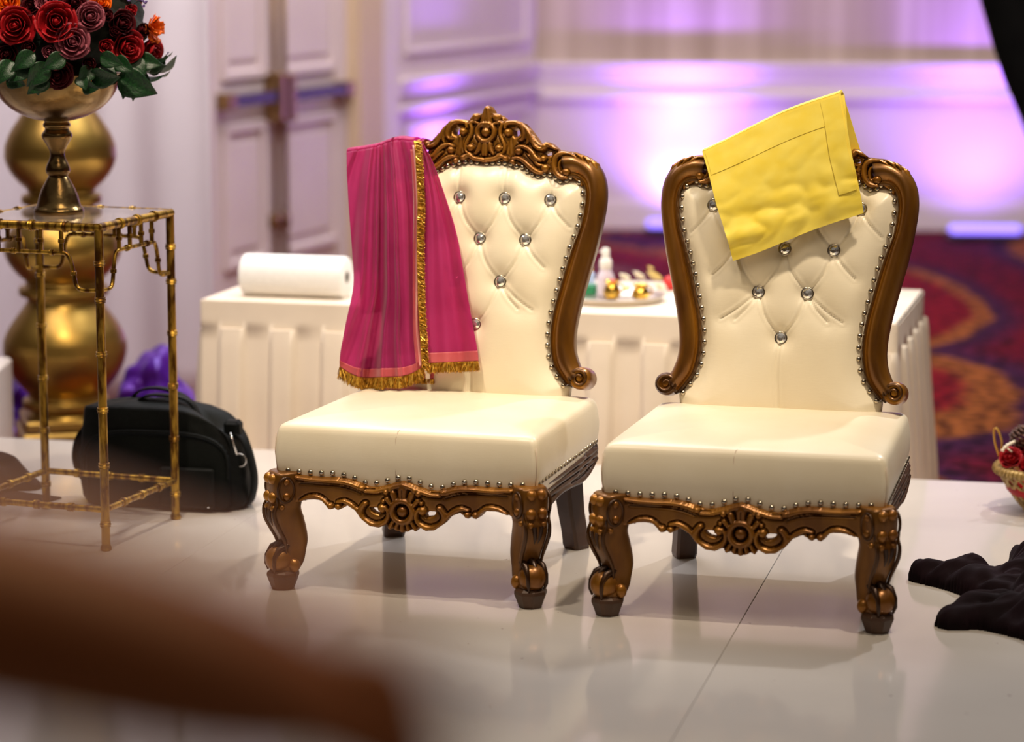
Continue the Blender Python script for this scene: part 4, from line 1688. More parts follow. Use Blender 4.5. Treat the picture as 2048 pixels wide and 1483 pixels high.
def wrinkle(s, t, amp, sd_=0.0):
    v = Vector((s * 2.0, t * 3.0, sd_))
    h = mnoise.noise(v) * 0.5 + 0.35 * (abs(mnoise.noise(v * 2.3 + Vector((5, 1, 2)))) * 2 - 0.5) + 0.10 * (abs(mnoise.noise(v * 4.1)) * 2 - 0.4)
    return amp * h


def yellow_layer(name, TL, TR, BR, BL, w0, amp, sd_, thick, nu=60, nv=60, bow=0.012):
    TL, TR, BR, BL = map(np.array, (TL, TR, BR, BL))
    P = np.zeros((nv, nu, 3))
    for j in range(nv):
        t = j / (nv - 1)
        for i in range(nu):
            s = i / (nu - 1)
            q = (TL * (1 - s) + TR * s) * (1 - t) + (BL * (1 - s) + BR * s) * t
            q = q - np.array([0, 6.0 * math.sin(math.pi * s) * (1 - t) ** 3])
            q = q + np.array([1.6 * math.sin(9 * t + sd_), 2.0 * math.sin(7 * s + sd_)]) * (1 if 0 < s < 1 else 0.6)
            lower = 0.010 * math.exp(-((t - 0.82) / 0.1) ** 2)
            w = w0 + wrinkle(s, t, amp * (0.35 + 1.5 * math.exp(-((t - 0.75) / 0.22) ** 2)), sd_) + bow * math.sin(math.pi * t) + lower * (0.5 + 0.5 * math.sin(5 * s + 1))
            P[j, i] = back_point(F2, q[0], q[1], w)
    o = mk(name, rel(ycl, thick_grid(P, thick)), M['yellow'], ycl, angle=60)
    return o, P


lay1, PY = yellow_layer('front_fold', (1404, 303), (1681, 184), (1727, 424), (1466, 521), 0.058, 0.010, 0.3, 0.004)
yellow_layer('middle_fold', (1410, 297), (1688, 188), (1716, 424), (1470, 517), 0.050, 0.006, 1.7, 0.004, 30, 30)
yellow_layer('inner_fold', (1407, 300), (1684, 192), (1712, 415), (1474, 505), 0.043, 0.005, 2.9, 0.004, 30, 30)
# raised hems: stitched line near the top and the right-hand folded edge
def strip(pts_px, w, r=0.0015):
    return tube([back_point(F2, x, y, w) for x, y in pts_px], r, 6)


nY = -F2.Y * math.cos(TH) + np.array([0, 0, math.sin(TH)])
mk('hem', rel(ycl, thick_grid(PY[1:14, 1:-1] + nY * 0.0028, 0.0014)), M['yellow'], ycl, angle=60)
mk('hem', rel(ycl, thick_grid(PY[1:48, 50:59] + nY * 0.0042, 0.0014)), M['yellow'], ycl, angle=60)
# rear fall, seen past the right edge
rt = []
for j in range(26):
    t = j / 25
    row = []
    for i in range(30):
        s = i / 29
        a = PY[0, int(s * (PY.shape[1] - 1))]
        if t < 0.28:
            k = t / 0.28
            ang = k * math.pi
            p = a - nY * 0.032 * (1 - math.cos(ang)) + np.array([0, 0, 0.008 * math.sin(ang)]) - nY * 0.004
        else:
            k = (t - 0.28) / 0.72
            p = a - nY * 0.068 - np.array([0, 0, 1]) * 0.17 * k - nY * 0.01 * k + F2.X * 0.055 * k + nY * 0.006 * math.sin(8 * s)
        row.append(p)
    rt.append(row)
mk('rear_fold', rel(ycl, thick_grid(np.array(rt), 0.006)), M['yellow'], ycl, angle=60)

# ================================================================== SIDE TABLE
TOPZ = 0.897
nN = on_z(213, 1100); nR = on_z(353, 1037); nB = on_z(92, 1018)
nL = nN + nB - nR
e1 = (nR - nN); e2 = (nL - nN)
side = (np.linalg.norm(e1) + np.linalg.norm(e2)) / 2
yawT = math.atan2(e1[1], e1[0])
stand = empty('side_table', (nN + nB) / 2, 'gold bamboo-style metal side table with glass top under the flower bowl', 'table', None, yawT)
h_ = side / 2
CR = [(-h_, -h_), (h_, -h_), (h_, h_), (-h_, h_)]       # near, right, back, left  (local x runs near->right)


def ring_at(p, axis, r=0.0165, t=0.0042):
    ax = Vector(axis).normalized()
    s = ax.orthogonal().normalized(); u = ax.cross(s)
    pts = []
    V, Fc = [], []
    seg = 16
    prof = [(-t * 2.1, 0.72), (-t * 1.7, 0.95), (-t, 0.86), (0, 1.0), (t, 0.86), (t * 1.7, 0.95), (t * 2.1, 0.72)]
    for d, q in prof:
        for k in range(seg):
            a = 2 * math.pi * k / seg
            V.append(tuple(Vector(p) + ax * d + (s * math.cos(a) + u * math.sin(a)) * r * q))
    for i in range(len(prof) - 1):
        for k in range(seg):
            k2 = (k + 1) % seg
            Fc.append((i * seg + k, i * seg + k2, (i + 1) * seg + k2, (i + 1) * seg + k))
    Fc.append(tuple(range(seg))[::-1]); Fc.append(tuple(range(6 * seg, 7 * seg)))
    return V, Fc


for x, y in CR:
    parts = [tube([(x, y, 0.004), (x, y, TOPZ - 0.004)], 0.0122, 16)]
    for z in (0.115 + 0.012, 0.24, 0.395, 0.55, 0.70, 0.80):
        parts.append(ring_at((x, y, z if z > 0.13 else 0.075), (0, 0, 1)))
    lg = mk('leg', join(*parts), M['gold_leaf'], stand, angle=50)
    mk('foot', lathe([(0.013, 0), (0.0155, 0.003), (0.0155, 0.010), (0.0125, 0.016), (0.0118, 0.022)], 16, (x, y, 0)), M['gold_leaf'], lg, angle=50)
for k in range(4):
    a, b = np.array(CR[k]), np.array(CR[(k + 1) % 4])
    d = (b - a) / np.linalg.norm(b - a)
    L = np.linalg.norm(b - a)
    P3 = lambda s, z: (a[0] + d[0] * s, a[1] + d[1] * s, z)
    ax = (d[0], d[1], 0)
    parts = [tube([P3(-0.006, TOPZ), P3(L + 0.006, TOPZ)], 0.0125, 16)]
    for s in (0.28, 0.52, 0.76): parts.append(ring_at(P3(L * s, TOPZ), ax, 0.0165))
    mk('top_rail', join(*parts), M['gold_leaf'], stand, angle=50)
    parts = [tube([P3(0.01, 0.115), P3(L - 0.01, 0.115)], 0.0092, 14)]
    for s in (0.25, 0.5, 0.75): parts.append(ring_at(P3(L * s, 0.115), ax, 0.0135))
    mk('stretcher', join(*parts), M['gold_leaf'], stand, angle=50)
    zb, zl = TOPZ - 0.072, TOPZ - 0.172
    fp = [P3(0.008, zl), P3(0.055, zl), P3(0.072, zl + 0.012), P3(0.080, zl + 0.045), P3(0.088, zb - 0.022), P3(0.100, zb - 0.003), P3(0.125, zb),
          P3(L - 0.125, zb), P3(L - 0.100, zb - 0.003), P3(L - 0.088, zb - 0.022), P3(L - 0.080, zl + 0.045), P3(L - 0.072, zl + 0.012), P3(L - 0.055, zl), P3(L - 0.008, zl)]
    fc = np.vstack([catmull(fp[:7], 26), catmull(fp[7:], 26)])
    parts = [tube(fc, 0.0058, 12), ring_at(fp[3], (d[0] * .1, d[1] * .1, 1), 0.0095, 0.003), ring_at(fp[10], (d[0] * .1, d[1] * .1, 1), 0.0095, 0.003),
             ring_at(P3(L * 0.38, zb), ax, 0.0095, 0.003), ring_at(P3(L * 0.66, zb), ax, 0.0095, 0.003)]
    mk('fretwork', join(*parts), M['gold_leaf'], stand, angle=50)
    for s in (0.27, 0.42, 0.58, 0.73):
        mk('baluster', join(tube([P3(L * s, zb), P3(L * s, TOPZ - 0.008)], 0.0062, 12), ring_at(P3(L * s, (zb + TOPZ) / 2 - 0.004), (0, 0, 1), 0.0098, 0.003)), M['gold_leaf'], stand, angle=50)
mk('glass_top', box(-h_ + 0.008, h_ - 0.008, -h_ + 0.008, h_ - 0.008, TOPZ + 0.0045, TOPZ + 0.0105, 0.001), M['glass'], stand, smooth=False)

# ================================================================== BOWL ON FOOT + FLOWERS
VZ = TOPZ + 0.011
vc = on_z(118, 426, VZ)
PXM = F_PX / vc[1] * 1.0
vase = empty('footed_bowl', vc, 'antique brass footed bowl holding red and mauve roses', 'vase')


def vz(y): return (431 - y) / PXM / 0.985


foot_prof = [(0.070, 0.0), (0.071, 0.008), (0.069, 0.014), (0.066, 0.017), (0.062, 0.022), (0.058, 0.034), (0.054, 0.050), (0.047, 0.068), (0.038, 0.086), (0.030, 0.100), (0.027, 0.106)]
stem_prof = [(0.026, vz(357)), (0.033, vz(350)), (0.034, vz(343)), (0.030, vz(334)), (0.023, vz(324)), (0.020, vz(314)), (0.024, vz(303)), (0.033, vz(292)), (0.042, vz(281)), (0.042, vz(274)), (0.036, vz(268)), (0.033, vz(264)),
             (0.034, vz(262)), (0.038, vz(259)), (0.038, vz(254)), (0.034, vz(251)), (0.036, vz(248))]
bowl_prof = [(0.03, vz(249)), (0.055, vz(246)), (0.09, vz(238)), (0.125, vz(224)), (0.152, vz(206)), (0.170, vz(186)), (0.180, vz(166)), (0.184, vz(158)), (0.187, vz(155)), (0.184, vz(153)), (0.178, vz(158)), (0.150, vz(198)), (0.10, vz(228)), (0.02, vz(240))]
mk('foot', lathe(foot_prof, 56), M['brass'], vase)
mk('stem', lathe([tuple(p) for p in catmull(stem_prof, 60)], 48), M['brass'], vase)
mk('bowl', lathe([tuple(p) for p in catmull(bowl_prof, 60)], 72), M['brass'], vase)


def petal_grid(R, h, width, curl, cup, n=9, m=7):
    """one petal: base at the axis, rising to height h, outer curl"""
    P = np.zeros((m, n, 3))
    for j in range(m):
        t = j / (m - 1)
        for i in range(n):
            s = (i / (n - 1) - 0.5) * 2
            ang = s * width * (0.35 + 0.65 * math.sin(math.pi * min(1, 0.25 + 0.62 * t)))
            rr = R * (0.25 + 0.75 * math.sin(t * math.pi / 2) ** 0.8) * (1 - cup * max(0, t - 0.55)) + curl * max(0, t - 0.72) ** 1.3 * 4
            rr *= 1 + 0.06 * s * s
            z = h * (t ** 0.85) - 0.16 * h * (s ** 2) * t ** 2 - curl * 1.2 * max(0, t - 0.80) * 2
            P[j, i] = (rr * math.cos(ang), rr * math.sin(ang), z)
    return P


LEVELS = [  # radius, height, half-width angle, curl, cup, count
    (0.62, 0.72, 0.95, 0.10, 0.0, 5), (0.50, 0.80, 0.85, 0.06, 0.05, 5), (0.37, 0.86, 0.95, 0.03, 0.12, 4), (0.25, 0.90, 1.1, 0.01, 0.15, 4), (0.14, 0.92, 1.4, 0.0, 0.1, 3)]
petal_cache = {}


def rose(name, loc, nrm, R, color, label, group, openness=1.0, part_name='petal', cat='rose'):
    o = empty(name, loc, label, cat, group)
    o.rotation_euler = Vector(nrm).to_track_quat('Z', 'Y').to_euler()
    sc = R / 0.74
    for li, (r, h, w, c, cup, cnt) in enumerate(LEVELS):
        if openness < 0.6 and li == 0: continue
        key = (color, li)
        if key not in petal_cache:
            me = mk('petal', thick_grid(petal_grid(r, h, w, c, cup), 0.012), M[color], None)
            petal_cache[key] = me.data
            COL.objects.unlink(me); bpy.data.objects.remove(me)
        for k in range(cnt):
            q = bpy.data.objects.new(part_name, petal_cache[key])
            q.parent = o
            a = 2 * math.pi * (k + 0.37 * li) / cnt + random.uniform(-0.2, 0.2)
            q.rotation_euler = (random.uniform(-.05, .05), random.uniform(-.06, .06), a)
            q.location = (0, 0, -0.45 * sc)
            s_ = sc * random.uniform(0.94, 1.06)
            q.scale = (s_ * (0.75 if openness < 0.6 else 1), s_ * (0.75 if openness < 0.6 else 1), s_)
            COL.objects.link(q)
    key = (color, 'core')
    if key not in petal_cache:
        me = mk('bud', ball((0, 0, 0.42), 0.16, 14, 10, (1, 1, 2.6)), M[color], None)
        petal_cache[key] = me.data
        COL.objects.unlink(me); bpy.data.objects.remove(me)
    q = bpy.data.objects.new('bud', petal_cache[key]); q.parent = o
    q.location = (0, 0, -0.45 * sc); q.scale = (sc, sc, sc)
    COL.objects.link(q)
    return o


FC = np.array([vc[0], vc[1], vc[2] + vz(75)])           # centre of the flower dome
FR = np.array([0.275, 0.24, 0.22])


def dome_point(px, py, k=1.0):
    """nearest hit of the pixel ray on the dome ellipsoid, else its silhouette point"""
    r = ray(px, py); r = r / np.linalg.norm(r)
    o = (ORG - FC) / (FR * k); d = r / (FR * k)
    a, b, c = d @ d, 2 * o @ d, o @ o - 1
    disc = b * b - 4 * a * c
    if disc > 0:
        t = (-b - math.sqrt(disc)) / (2 * a)
    else:
        t = -b / (2 * a)
    p = ORG + r * t
    n = (p - FC) / (FR ** 2)
    n /= np.linalg.norm(n)
    return p, n


ROSES = [
    (30, 50, 34, 'red', 1, 'large red rose at the left edge of the bouquet'),
    (112, 42, 37, 'red', 1, 'large open red rose in the upper middle of the bouquet'),
    (146, 82, 31, 'mauve', 1, 'dusty mauve rose in the centre of the bouquet'),
    (181, 32, 27, 'mauve', 1, 'pale mauve rose above the central one'),
    (56, 96, 20, 'dark_red', .5, 'small dark rosebud below the large left red rose'),
    (98, 104, 19, 'mauve', .5, 'half-closed mauve rosebud below the large red rose'),
    (114, 150, 30, 'dark_red', 1, 'dark red rose hanging over the bowl rim'),
    (213, 92, 21, 'red', .5, 'red rosebud left of the two bright red roses'),
    (258, 96, 30, 'red', 1, 'bright red open rose right of the rosebud'),
    (306, 106, 27, 'red', 1, 'bright red rose at the right end of the bouquet'),
    (248, 46, 25, 'dark_red', 1, 'blackish burgundy rose behind the bright red ones'),
    (214, 28, 22, 'dark_red', .5, 'burgundy rosebud beside the pale mauve rose'),
    (264, 20, 20, 'red', .5, 'crimson rosebud at the upper right of the bouquet'),
    (12, 4, 24, 'orange', 1, 'orange rose at the top left corner'),
    (92, 2, 22, 'mauve', 1, 'mauve rose cut by the top edge of the picture'),
    (204, 2, 19, 'orange', 1, 'orange rose at the top of the bouquet'),
    (150, 4, 22, 'dark_red', 1, 'dark rose at the top edge between mauve and orange'),
    (60, 8, 18, 'dark_red', 1, 'dark rose at the top edge beside the orange one'),
    (290, 60, 22, 'dark_red', .5, 'dark rosebud behind the orange marigold'),
    (180, 128, 20, 'dark_red', .5, 'dark rosebud under the central mauve rose'),
    (10, 110, 22, 'dark_red', 1, 'dark rose at the lower left edge of the bouquet'),
    (232, 64, 16, 'dark_red', .5, 'tiny dark bud between the burgundy and bright red roses'),
]
for (x, y, r, c, op, lab) in ROSES:
    p, n = dome_point(x, y)
    toc = (ORG - p) / np.linalg.norm(ORG - p)
    n2 = n * 0.75 + toc * 0.6
    p = p - n * 0.01
    rose('rose', p, n2, r * 1.17 / 700.0, c, lab, 'roses in the brass bowl', op)
# the crown and far side of the dome, above the picture
for k in range(26):
    a = 2.4 * k + 0.5
    el_ = math.radians(88 - 2.9 * k)
    n = np.array([math.cos(a) * math.cos(el_), math.sin(a) * math.cos(el_), math.sin(el_)])
    if n[1] < -0.35 and n[2] < 0.62: continue
    p = FC + n * FR * 0.97
    nn = n / FR; nn /= np.linalg.norm(nn)
    c = ('red', 'dark_red', 'mauve', 'red', 'dark_red', 'orange')[k % 6]
    rose('rose', p, nn, random.uniform(0.042, 0.054), c, {'red': 'red', 'dark_red': 'dark burgundy', 'mauve': 'mauve', 'orange': 'orange'}[c] + ' rose on the crown or far side of the bouquet, above the picture', 'roses on the crown of the bouquet', 1)
# marigold-like orange bloom at the right
p, n = dome_point(298, 56)
mg = empty('marigold', p, 'ragged orange marigold bloom at the right of the bouquet', 'flower')
mg.rotation_euler = Vector(n * 1.0 + np.array([0.2, -0.3, 0.1])).to_track_quat('Z', 'Y').to_euler()
pm = mk('petal', thick_grid(petal_grid(0.8, 0.4, 0.28, 0.1, 0, 5, 6), 0.012), M['orange'], mg)
for k in range(34):
    q = pm if k == 0 else pm.copy()
    if k: COL.objects.link(q)
    q.rotation_euler = (random.uniform(-.2, .2), random.uniform(-0.9, 0.15), k * 2.4)
    s_ = random.uniform(0.034, 0.052)
    q.scale = (s_, s_, s_)

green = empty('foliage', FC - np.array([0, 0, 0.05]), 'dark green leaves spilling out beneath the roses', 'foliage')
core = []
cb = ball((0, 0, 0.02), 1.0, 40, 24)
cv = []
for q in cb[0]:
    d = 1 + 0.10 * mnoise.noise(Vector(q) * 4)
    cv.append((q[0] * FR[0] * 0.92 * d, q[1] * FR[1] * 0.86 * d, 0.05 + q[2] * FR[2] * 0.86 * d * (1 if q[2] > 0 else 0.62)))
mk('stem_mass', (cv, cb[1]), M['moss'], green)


def leaf_mesh(L=1.0, W=0.42):
    n, m = 9, 12
    P = np.zeros((m, n, 3))
    for j in range(m):
        t = j / (m - 1)
        hw = W * (math.sin(math.pi * t ** 0.8)) ** 0.9 * (1 - 0.25 * t) + 0.006
        for i in range(n):
            s = (i / (n - 1) - 0.5) * 2
            P[j, i] = (t * L, s * hw, 0.14 * abs(s) * hw * 2 + 0.10 * math.sin(t * 2.2) - 0.25 * t * t + 0.015 * math.sin(12 * t) * abs(s))
    return thick_grid(P, 0.008)


leaf0 = mk('leaf', leaf_mesh(), M['leaf'], green)
leaf0_data = leaf0.data
LEAVES = [  # base px, tip px, size relation by length
    ((255, 150), (270, 196)), ((235, 150), (305, 185)), ((262, 148), (300, 165)), ((300, 140), (352, 122)), ((285, 150), (338, 152)), ((270, 135), (300, 132)),
    ((180, 150), (232, 158)), ((240, 150), (250, 192)), ((95, 125), (58, 170)), ((72, 150), (75, 186)), ((60, 130), (20, 160)), ((25, 120), (0, 162)), ((160, 150), (170, 176)),
    ((210, 128), (222, 160)), ((185, 135), (160, 160)), ((130, 110), (90, 135)), ((320, 118), (338, 108)), ((15, 150), (45, 170)), ((200, 112), (240, 128)), ((-10, 130), (-40, 165)),
    ((95, 150), (60, 185)), ((165, 165), (190, 178)), ((230, 140), (205, 165)), ((300, 128), (330, 138)), ((70, 105), (30, 135)), ((270, 120), (318, 128)), ((285, 125), (325, 135)), ((262, 120), (290, 145)), ((228, 118), (262, 140)), ((300, 118), (345, 112))]
for i, (a, b) in enumerate(LEAVES):
    pa, na = dome_point(*a, 1.0)
    pa = pa + na * 0.002
    depth = pa[1] - 0.02 * random.random()
    pb = on_y(b[0], b[1], depth - 0.015)
    v = Vector(pb - pa)
    q = leaf0 if i == 0 else bpy.data.objects.new('leaf', leaf0_data)
    if i:
        q.parent = green; COL.objects.link(q)
    L = v.length
    X = v.normalized()
    up = (Vector(na) + Vector((random.uniform(-.3, .3), -0.4, random.uniform(0, .6)))).normalized()
    Y = up.cross(X).normalized(); Zv = X.cross(Y)
    M3 = Matrix((X, Y, Zv)).transposed()
    q.rotation_euler = M3.to_euler()
    q.location = Vector(pa) - green.location
    q.scale = (L * 1.08, L * (1.25 if L < 0.06 else 1.0), L)

# violet sprig
sp_ = empty('violet_sprig', dome_point(258, 14)[0], 'thin sprig with tiny violet blossoms rising above the right of the bouquet', 'flower')
o0 = np.array(sp_.location)
y0 = o0[1]
stemp = [on_y(x, y, y0) - o0 for x, y in ((255, 20), (268, 8), (276, 2), (284, 4))]
mk('stem', tube(stemp, 0.0014, 6), M['moss'], sp_)
mk('stem', tube([on_y(x, y, y0) - o0 for x, y in ((262, 14), (255, 2), (250, -8))], 0.0014, 6), M['moss'], sp_)
bd_ = None
for (x, y) in ((284, 2), (290, 6), (287, 12), (293, 3), (279, -2), (250, -4), (256, 0)):
    for k in range(3):
        c = on_y(x + random.uniform(-2, 2), y + random.uniform(-2, 2), y0 + random.uniform(-.004, .004)) - o0
        if bd_ is None:
            bd_ = mk('blossom', ball((0, 0, 0), 0.0038, 8, 6, (1, 1, .7)), M['violet'], sp_); q = bd_
        else:
            q = bd_.copy(); COL.objects.link(q)
        q.location = c

# ================================================================== GOLD BALUSTER COLUMN
CY_ = 9.55
cc = on_y(128, 600, CY_)
kk = F_PX / CY_


def cz(y): return on_y(128, y, CY_)[2] - CARPET_Z


def unit(y_top, y_max, y_bot, rn, rm, rb, shoulder=0.45):
    out = []
    out.append((rn / kk, cz(y_top)))
    for t in (0.15, 0.35, 0.6, 0.82):
        out.append(((rn + (rm - rn) * (math.sin(t * math.pi / 2) ** 1.2)) / kk, cz(y_top + (y_max - y_top) * t * 0.98)))
    out.append((rm / kk * 0.995, cz(y_max - 6)))
    out.append((rm / kk, cz(y_max + 4)))
    for t in (0.2, 0.4, 0.6, 0.8, 1.0):
        out.append(((rm + (rb - rm) * (t ** 1.9)) / kk, cz(y_max + (y_bot - y_max) * t)))
    return out


def rings_(y, r):
    return [((r - 12) / kk, cz(y - 12)), ((r - 2) / kk, cz(y - 8)), (r / kk, cz(y)), ((r - 2) / kk, cz(y + 8)), ((r - 14) / kk, cz(y + 12))]


prof = []
prof += [(0.02, cz(-235)), (60 / kk, cz(-234))] + rings_(-222, 80) + unit(-205, -130, -45, 60, 112, 70) + rings_(-25, 80)
prof += unit(-8, 60, 165, 62, 110, 66) + rings_(190, 80)
prof += unit(206, 308, 378, 62, 111, 68) + rings_(397, 80)
prof += unit(414, 495, 560, 66, 117, 76) + rings_(580, 90)
prof += unit(600, 694, 782, 74, 124, 78) + rings_(803, 88)
prof = prof[:]
zs = [p[1] for p in prof]
prof_up = prof[::-1] + []
prof_up = [(80 / kk, cz(826))] + prof_up
colm = empty('gold_column', (cc[0], cc[1], CARPET_Z), 'tall gold baluster column of stacked urn shapes behind the side table', 'column')
mk('shaft', lathe([(max(0.02, float(a)), float(b)) for a, b in catmull(prof_up, 300)], 64), M['gold_satin'], colm, angle=50)
hb = 98 / kk
mk('plinth', join(box(-hb, hb, -hb, hb, 0, cz(850), 0.01), box(-hb * .92, hb * .92, -hb * .92, hb * .92, cz(850) + .0005, cz(826) - .0005, 0.01)), M['gold_satin'], colm, smooth=False)
colm.rotation_euler = (0, 0, 0.25)
# pale plinth at the very left edge
wp = on_y(-70, 800, 9.2)
wpx = (12 - -70) / F_PX * 9.2
pl_ = mk('white_plinth', box(-0.17, wpx, -0.15, 0.15, 0, on_y(0, 735, 9.1)[2] - CARPET_Z, 0.012), M['wall_trim'], None, smooth=False)
pl_.location = (wp[0], wp[1], CARPET_Z)
props(pl_, 'white plinth cut off by the left edge of the picture', 'plinth')


# purple satin swags
def crumple(name, px_list, y, label, seed_, depth=0.13):
    """a heap of crumpled cloth whose outline is given by (px, py_top) pairs at distance y"""
    xs = [p[0] for p in px_list]
    base = on_y(np.mean(xs), 880, y)
    o = empty(name, (base[0], y, CARPET_Z), label, 'fabric', 'purple satin around the gold column')
    n, m = 70, 60
    P = np.zeros((m, n, 3))
    for i in range(n):
        s = i / (n - 1)
        px = xs[0] + (xs[-1] - xs[0]) * s
        top = np.interp(px, xs, [p[1] for p in px_list])
        zt = on_y(px, top, y)[2]
        X = on_y(px, 700, y)[0] - base[0]
        for j in range(m):
            t = j / (m - 1)
            ang = math.pi * t
            zz = max(0.004, (zt - CARPET_Z) * math.sin(ang) ** 0.75)
            yy = -math.cos(ang) * depth
            v = Vector((X * 7 + seed_, yy * 6, zz * 7))
            d = 0.055 * (abs(mnoise.noise(v)) * 2 - 0.3) + 0.035 * abs(mnoise.noise(v * 2.3)) + 0.01 * mnoise.noise(v * 4)
            edge_ = max(0.0, math.sin(math.pi * s)) ** 0.12
            P[j, i] = (X, yy * (0.3 + 0.7 * edge_) - d * math.cos(ang) * 1.5, max(0.003, zz * (0.12 + 0.88 * edge_) + d * math.sin(ang) * 0.6))
    mk('satin', grid_mesh(P), M['purple_satin'], o)
    return o


crumple('purple_swag', [(225, 800), (250, 735), (285, 715), (305, 700), (325, 692), (345, 700), (352, 745), (375, 762), (388, 800), (392, 860)], 10.02, 'crumpled purple satin heap right of the gold column base', 3.3)
crumple('purple_swag', [(8, 800), (20, 760), (35, 735), (50, 700), (62, 745), (80, 780)], 10.02, 'crumpled purple satin heap left of the gold column base', 8.1, 0.12)

# ================================================================== BANQUET TABLE
TZ = 0.45
tFL, tFR, tBR = on_z(403, 598, TZ), on_z(1792, 647, TZ), on_z(1876, 566, TZ)
tdir = (tFR - tFL); tL = np.linalg.norm(tdir); tdir = tdir / tL
tn = np.array([-tdir[1], tdir[0], 0])
tD = 0.86
tyaw = math.atan2(tdir[1], tdir[0])
tbl = empty('banquet_table', (tFL[0], tFL[1], CARPET_Z), 'long banquet table hidden under the ivory cloth and pleated skirt', 'table', None, tyaw)
TH_ = TZ - CARPET_Z
mk('tabletop', box(0.02, tL - 0.02, 0.02, tD - 0.02, TH_ - 0.035, TH_ - 0.006, 0.004), M['wood_dark'], tbl, smooth=False)
for x in (0.15, tL - 0.15):
    for y in (0.12, tD - 0.12):
        mk('leg', tube([(x, y, 0), (x, y, TH_ - 0.036)], 0.014, 10), M['nail'], tbl)
tcl = mk('tablecloth', join(box(0.0, tL, 0.0, tD, TH_ - 0.005, TH_, 0.002), box(-0.003, tL + 0.003, -0.004, 0.0, TH_ - 0.03, TH_ - 0.001, 0.001)), M['table_cloth'], None, smooth=False)
tcl.location = tbl.location; tcl.rotation_euler = (0, 0, tyaw)
props(tcl, 'flat ivory cloth over the top of the long table', 'tablecloth')


def box_pleat(s, pitch=0.185, frac=0.48, dep=0.034):
    u = (s % pitch) / pitch
    # raised panel between 0 and frac, recess after
    k = 1 / (1 + math.exp(-(u - 0.03) * 90)) - 1 / (1 + math.exp(-(u - frac) * 90))
    return dep * k, u


per = []
seq = [((0, tD), (0, 0)), ((0, 0), (tL, 0)), ((tL, 0), (tL, tD)), ((tL, tD), (0, tD))]
tot = 0
for (a, b) in seq:
    a, b = np.array(a, float), np.array(b, float)
    L = np.linalg.norm(b - a)
    d = (b - a) / L
    n = np.array([d[1], -d[0]])
    N = int(L / 0.0085)
    for k in range(N):
        s = L * k / N
        per.append((a + d * s, n, tot + s, min(s, L - s)))
    tot += L
nzr = 16
P = np.zeros((nzr + 4, len(per) + 1, 3))
for i in range(len(per) + 1):
    q, n, s, ed = per[i % len(per)]
    dpl, u = box_pleat(s)
    for j in range(nzr + 4):
        if j < 4:
            z = TH_ - 0.006 - 0.088 * j / 3
            off = 0.006 + 0.0015 * math.sin(s * 38)
        else:
            t = (j - 4) / (nzr - 1)
            z = TH_ - 0.096 - t * (TH_ - 0.096 - 0.006)
            off = 0.004 + dpl * (0.55 + 0.5 * t) + 0.035 * t + 0.009 * t * mnoise.noise(Vector((s * 9, t * 2, 0))) + 0.006 * t * math.sin(s * 70)
            if t < 0.05: off = 0.004 + dpl * 0.45
        P[j, i] = (q[0] + n[0] * off, q[1] + n[1] * off, z)
sk = mk('table_skirt', thick_grid(P, 0.002), M['table_cloth'], None, angle=70)
sk.location = tbl.location; sk.rotation_euler = (0, 0, tyaw)
props(sk, 'ivory box-pleated skirt hanging around the long table', 'table skirt')


def on_table(px, py, h=0.0):
    return on_z(px, py, TZ + h)


# paper towel roll
rp0 = on_z(476, 592, TZ); rp1 = on_z(690, 600, TZ)
rr_ = 0.072
ra = (rp0 + rp1) / 2
rdir = rp1 - rp0; rl = np.linalg.norm(rdir); rdir /= rl
ryaw = math.atan2(rdir[1], rdir[0])
rl = 0.375
roll = empty('paper_roll', ra + np.array([-rdir[1], rdir[0], 0]) * 0.05, 'fat white roll of paper towel lying on the left of the ivory table', 'paper roll', None, ryaw)
prof = [(0.022, -rl / 2), (rr_ * 0.93, -rl / 2), (rr_ * 0.985, -rl / 2 + 0.004), (rr_, -rl / 2 + 0.012), (rr_, rl / 2 - 0.012), (rr_ * 0.985, rl / 2 - 0.004), (rr_ * 0.93, rl / 2), (0.022, rl / 2)]
V, Fc = lathe(prof, 56)
Fc = Fc[:-2]
n_ = len(prof)
Fc += [((n_ - 1) * 56 + k, (n_ - 1) * 56 + (k + 1) % 56, (k + 1) % 56, k) for k in range(56)]
V = [(p[2], p[1], p[0] + rr_) for p in V]
mk('towel', (V, Fc), M['paper'], roll, angle=50)
V, Fc = lathe([(0.0195, -rl / 2 + 0.002), (0.0215, -rl / 2 + 0.002), (0.0215, rl / 2 - 0.002), (0.0195, rl / 2 - 0.002)], 32)
Fc = Fc[:-2] + [(3 * 32 + k, 3 * 32 + (k + 1) % 32, (k + 1) % 32, k) for k in range(32)]
mk('core', ([(p[2], p[1], p[0] + rr_) for p in V], Fc), M['cardboard'], roll)
mk('loose_end', thick_grid(np.array([[(x, -rr_ * math.sin(a) * 1.006 - (0.004 if a < .4 else 0), rr_ - rr_ * math.cos(a) * 1.006 + 0.0006) for x in np.linspace(-rl / 2 + .004, rl / 2 - .004, 8)] for a in np.linspace(0.15, 0.9, 8)]), 0.001), M['paper'], roll)

# tray with puja things
tc_ = on_table(1225, 601)
tray = empty('steel_tray', tc_, 'round steel plate with raised rim on the ivory table between the chairs', 'tray')
rt_ = 104 / F_PX * tc_[1]
V, Fc = lathe([(0.01, 0.001), (rt_ * .90, 0.001), (rt_ * .93, 0.004), (rt_ * .97, 0.020), (rt_, 0.024), (rt_ * 1.015, 0.023), (rt_ * 1.0, 0.020), (rt_ * .965, 0.012), (rt_ * .93, 0.0005), (0.01, 0.0)][::-1], 64)
mk('plate', (V, Fc), M['steel'], tray, angle=50)
TT = TZ + 0.0025


def tpos(px, py): return on_z(px, py, TT)


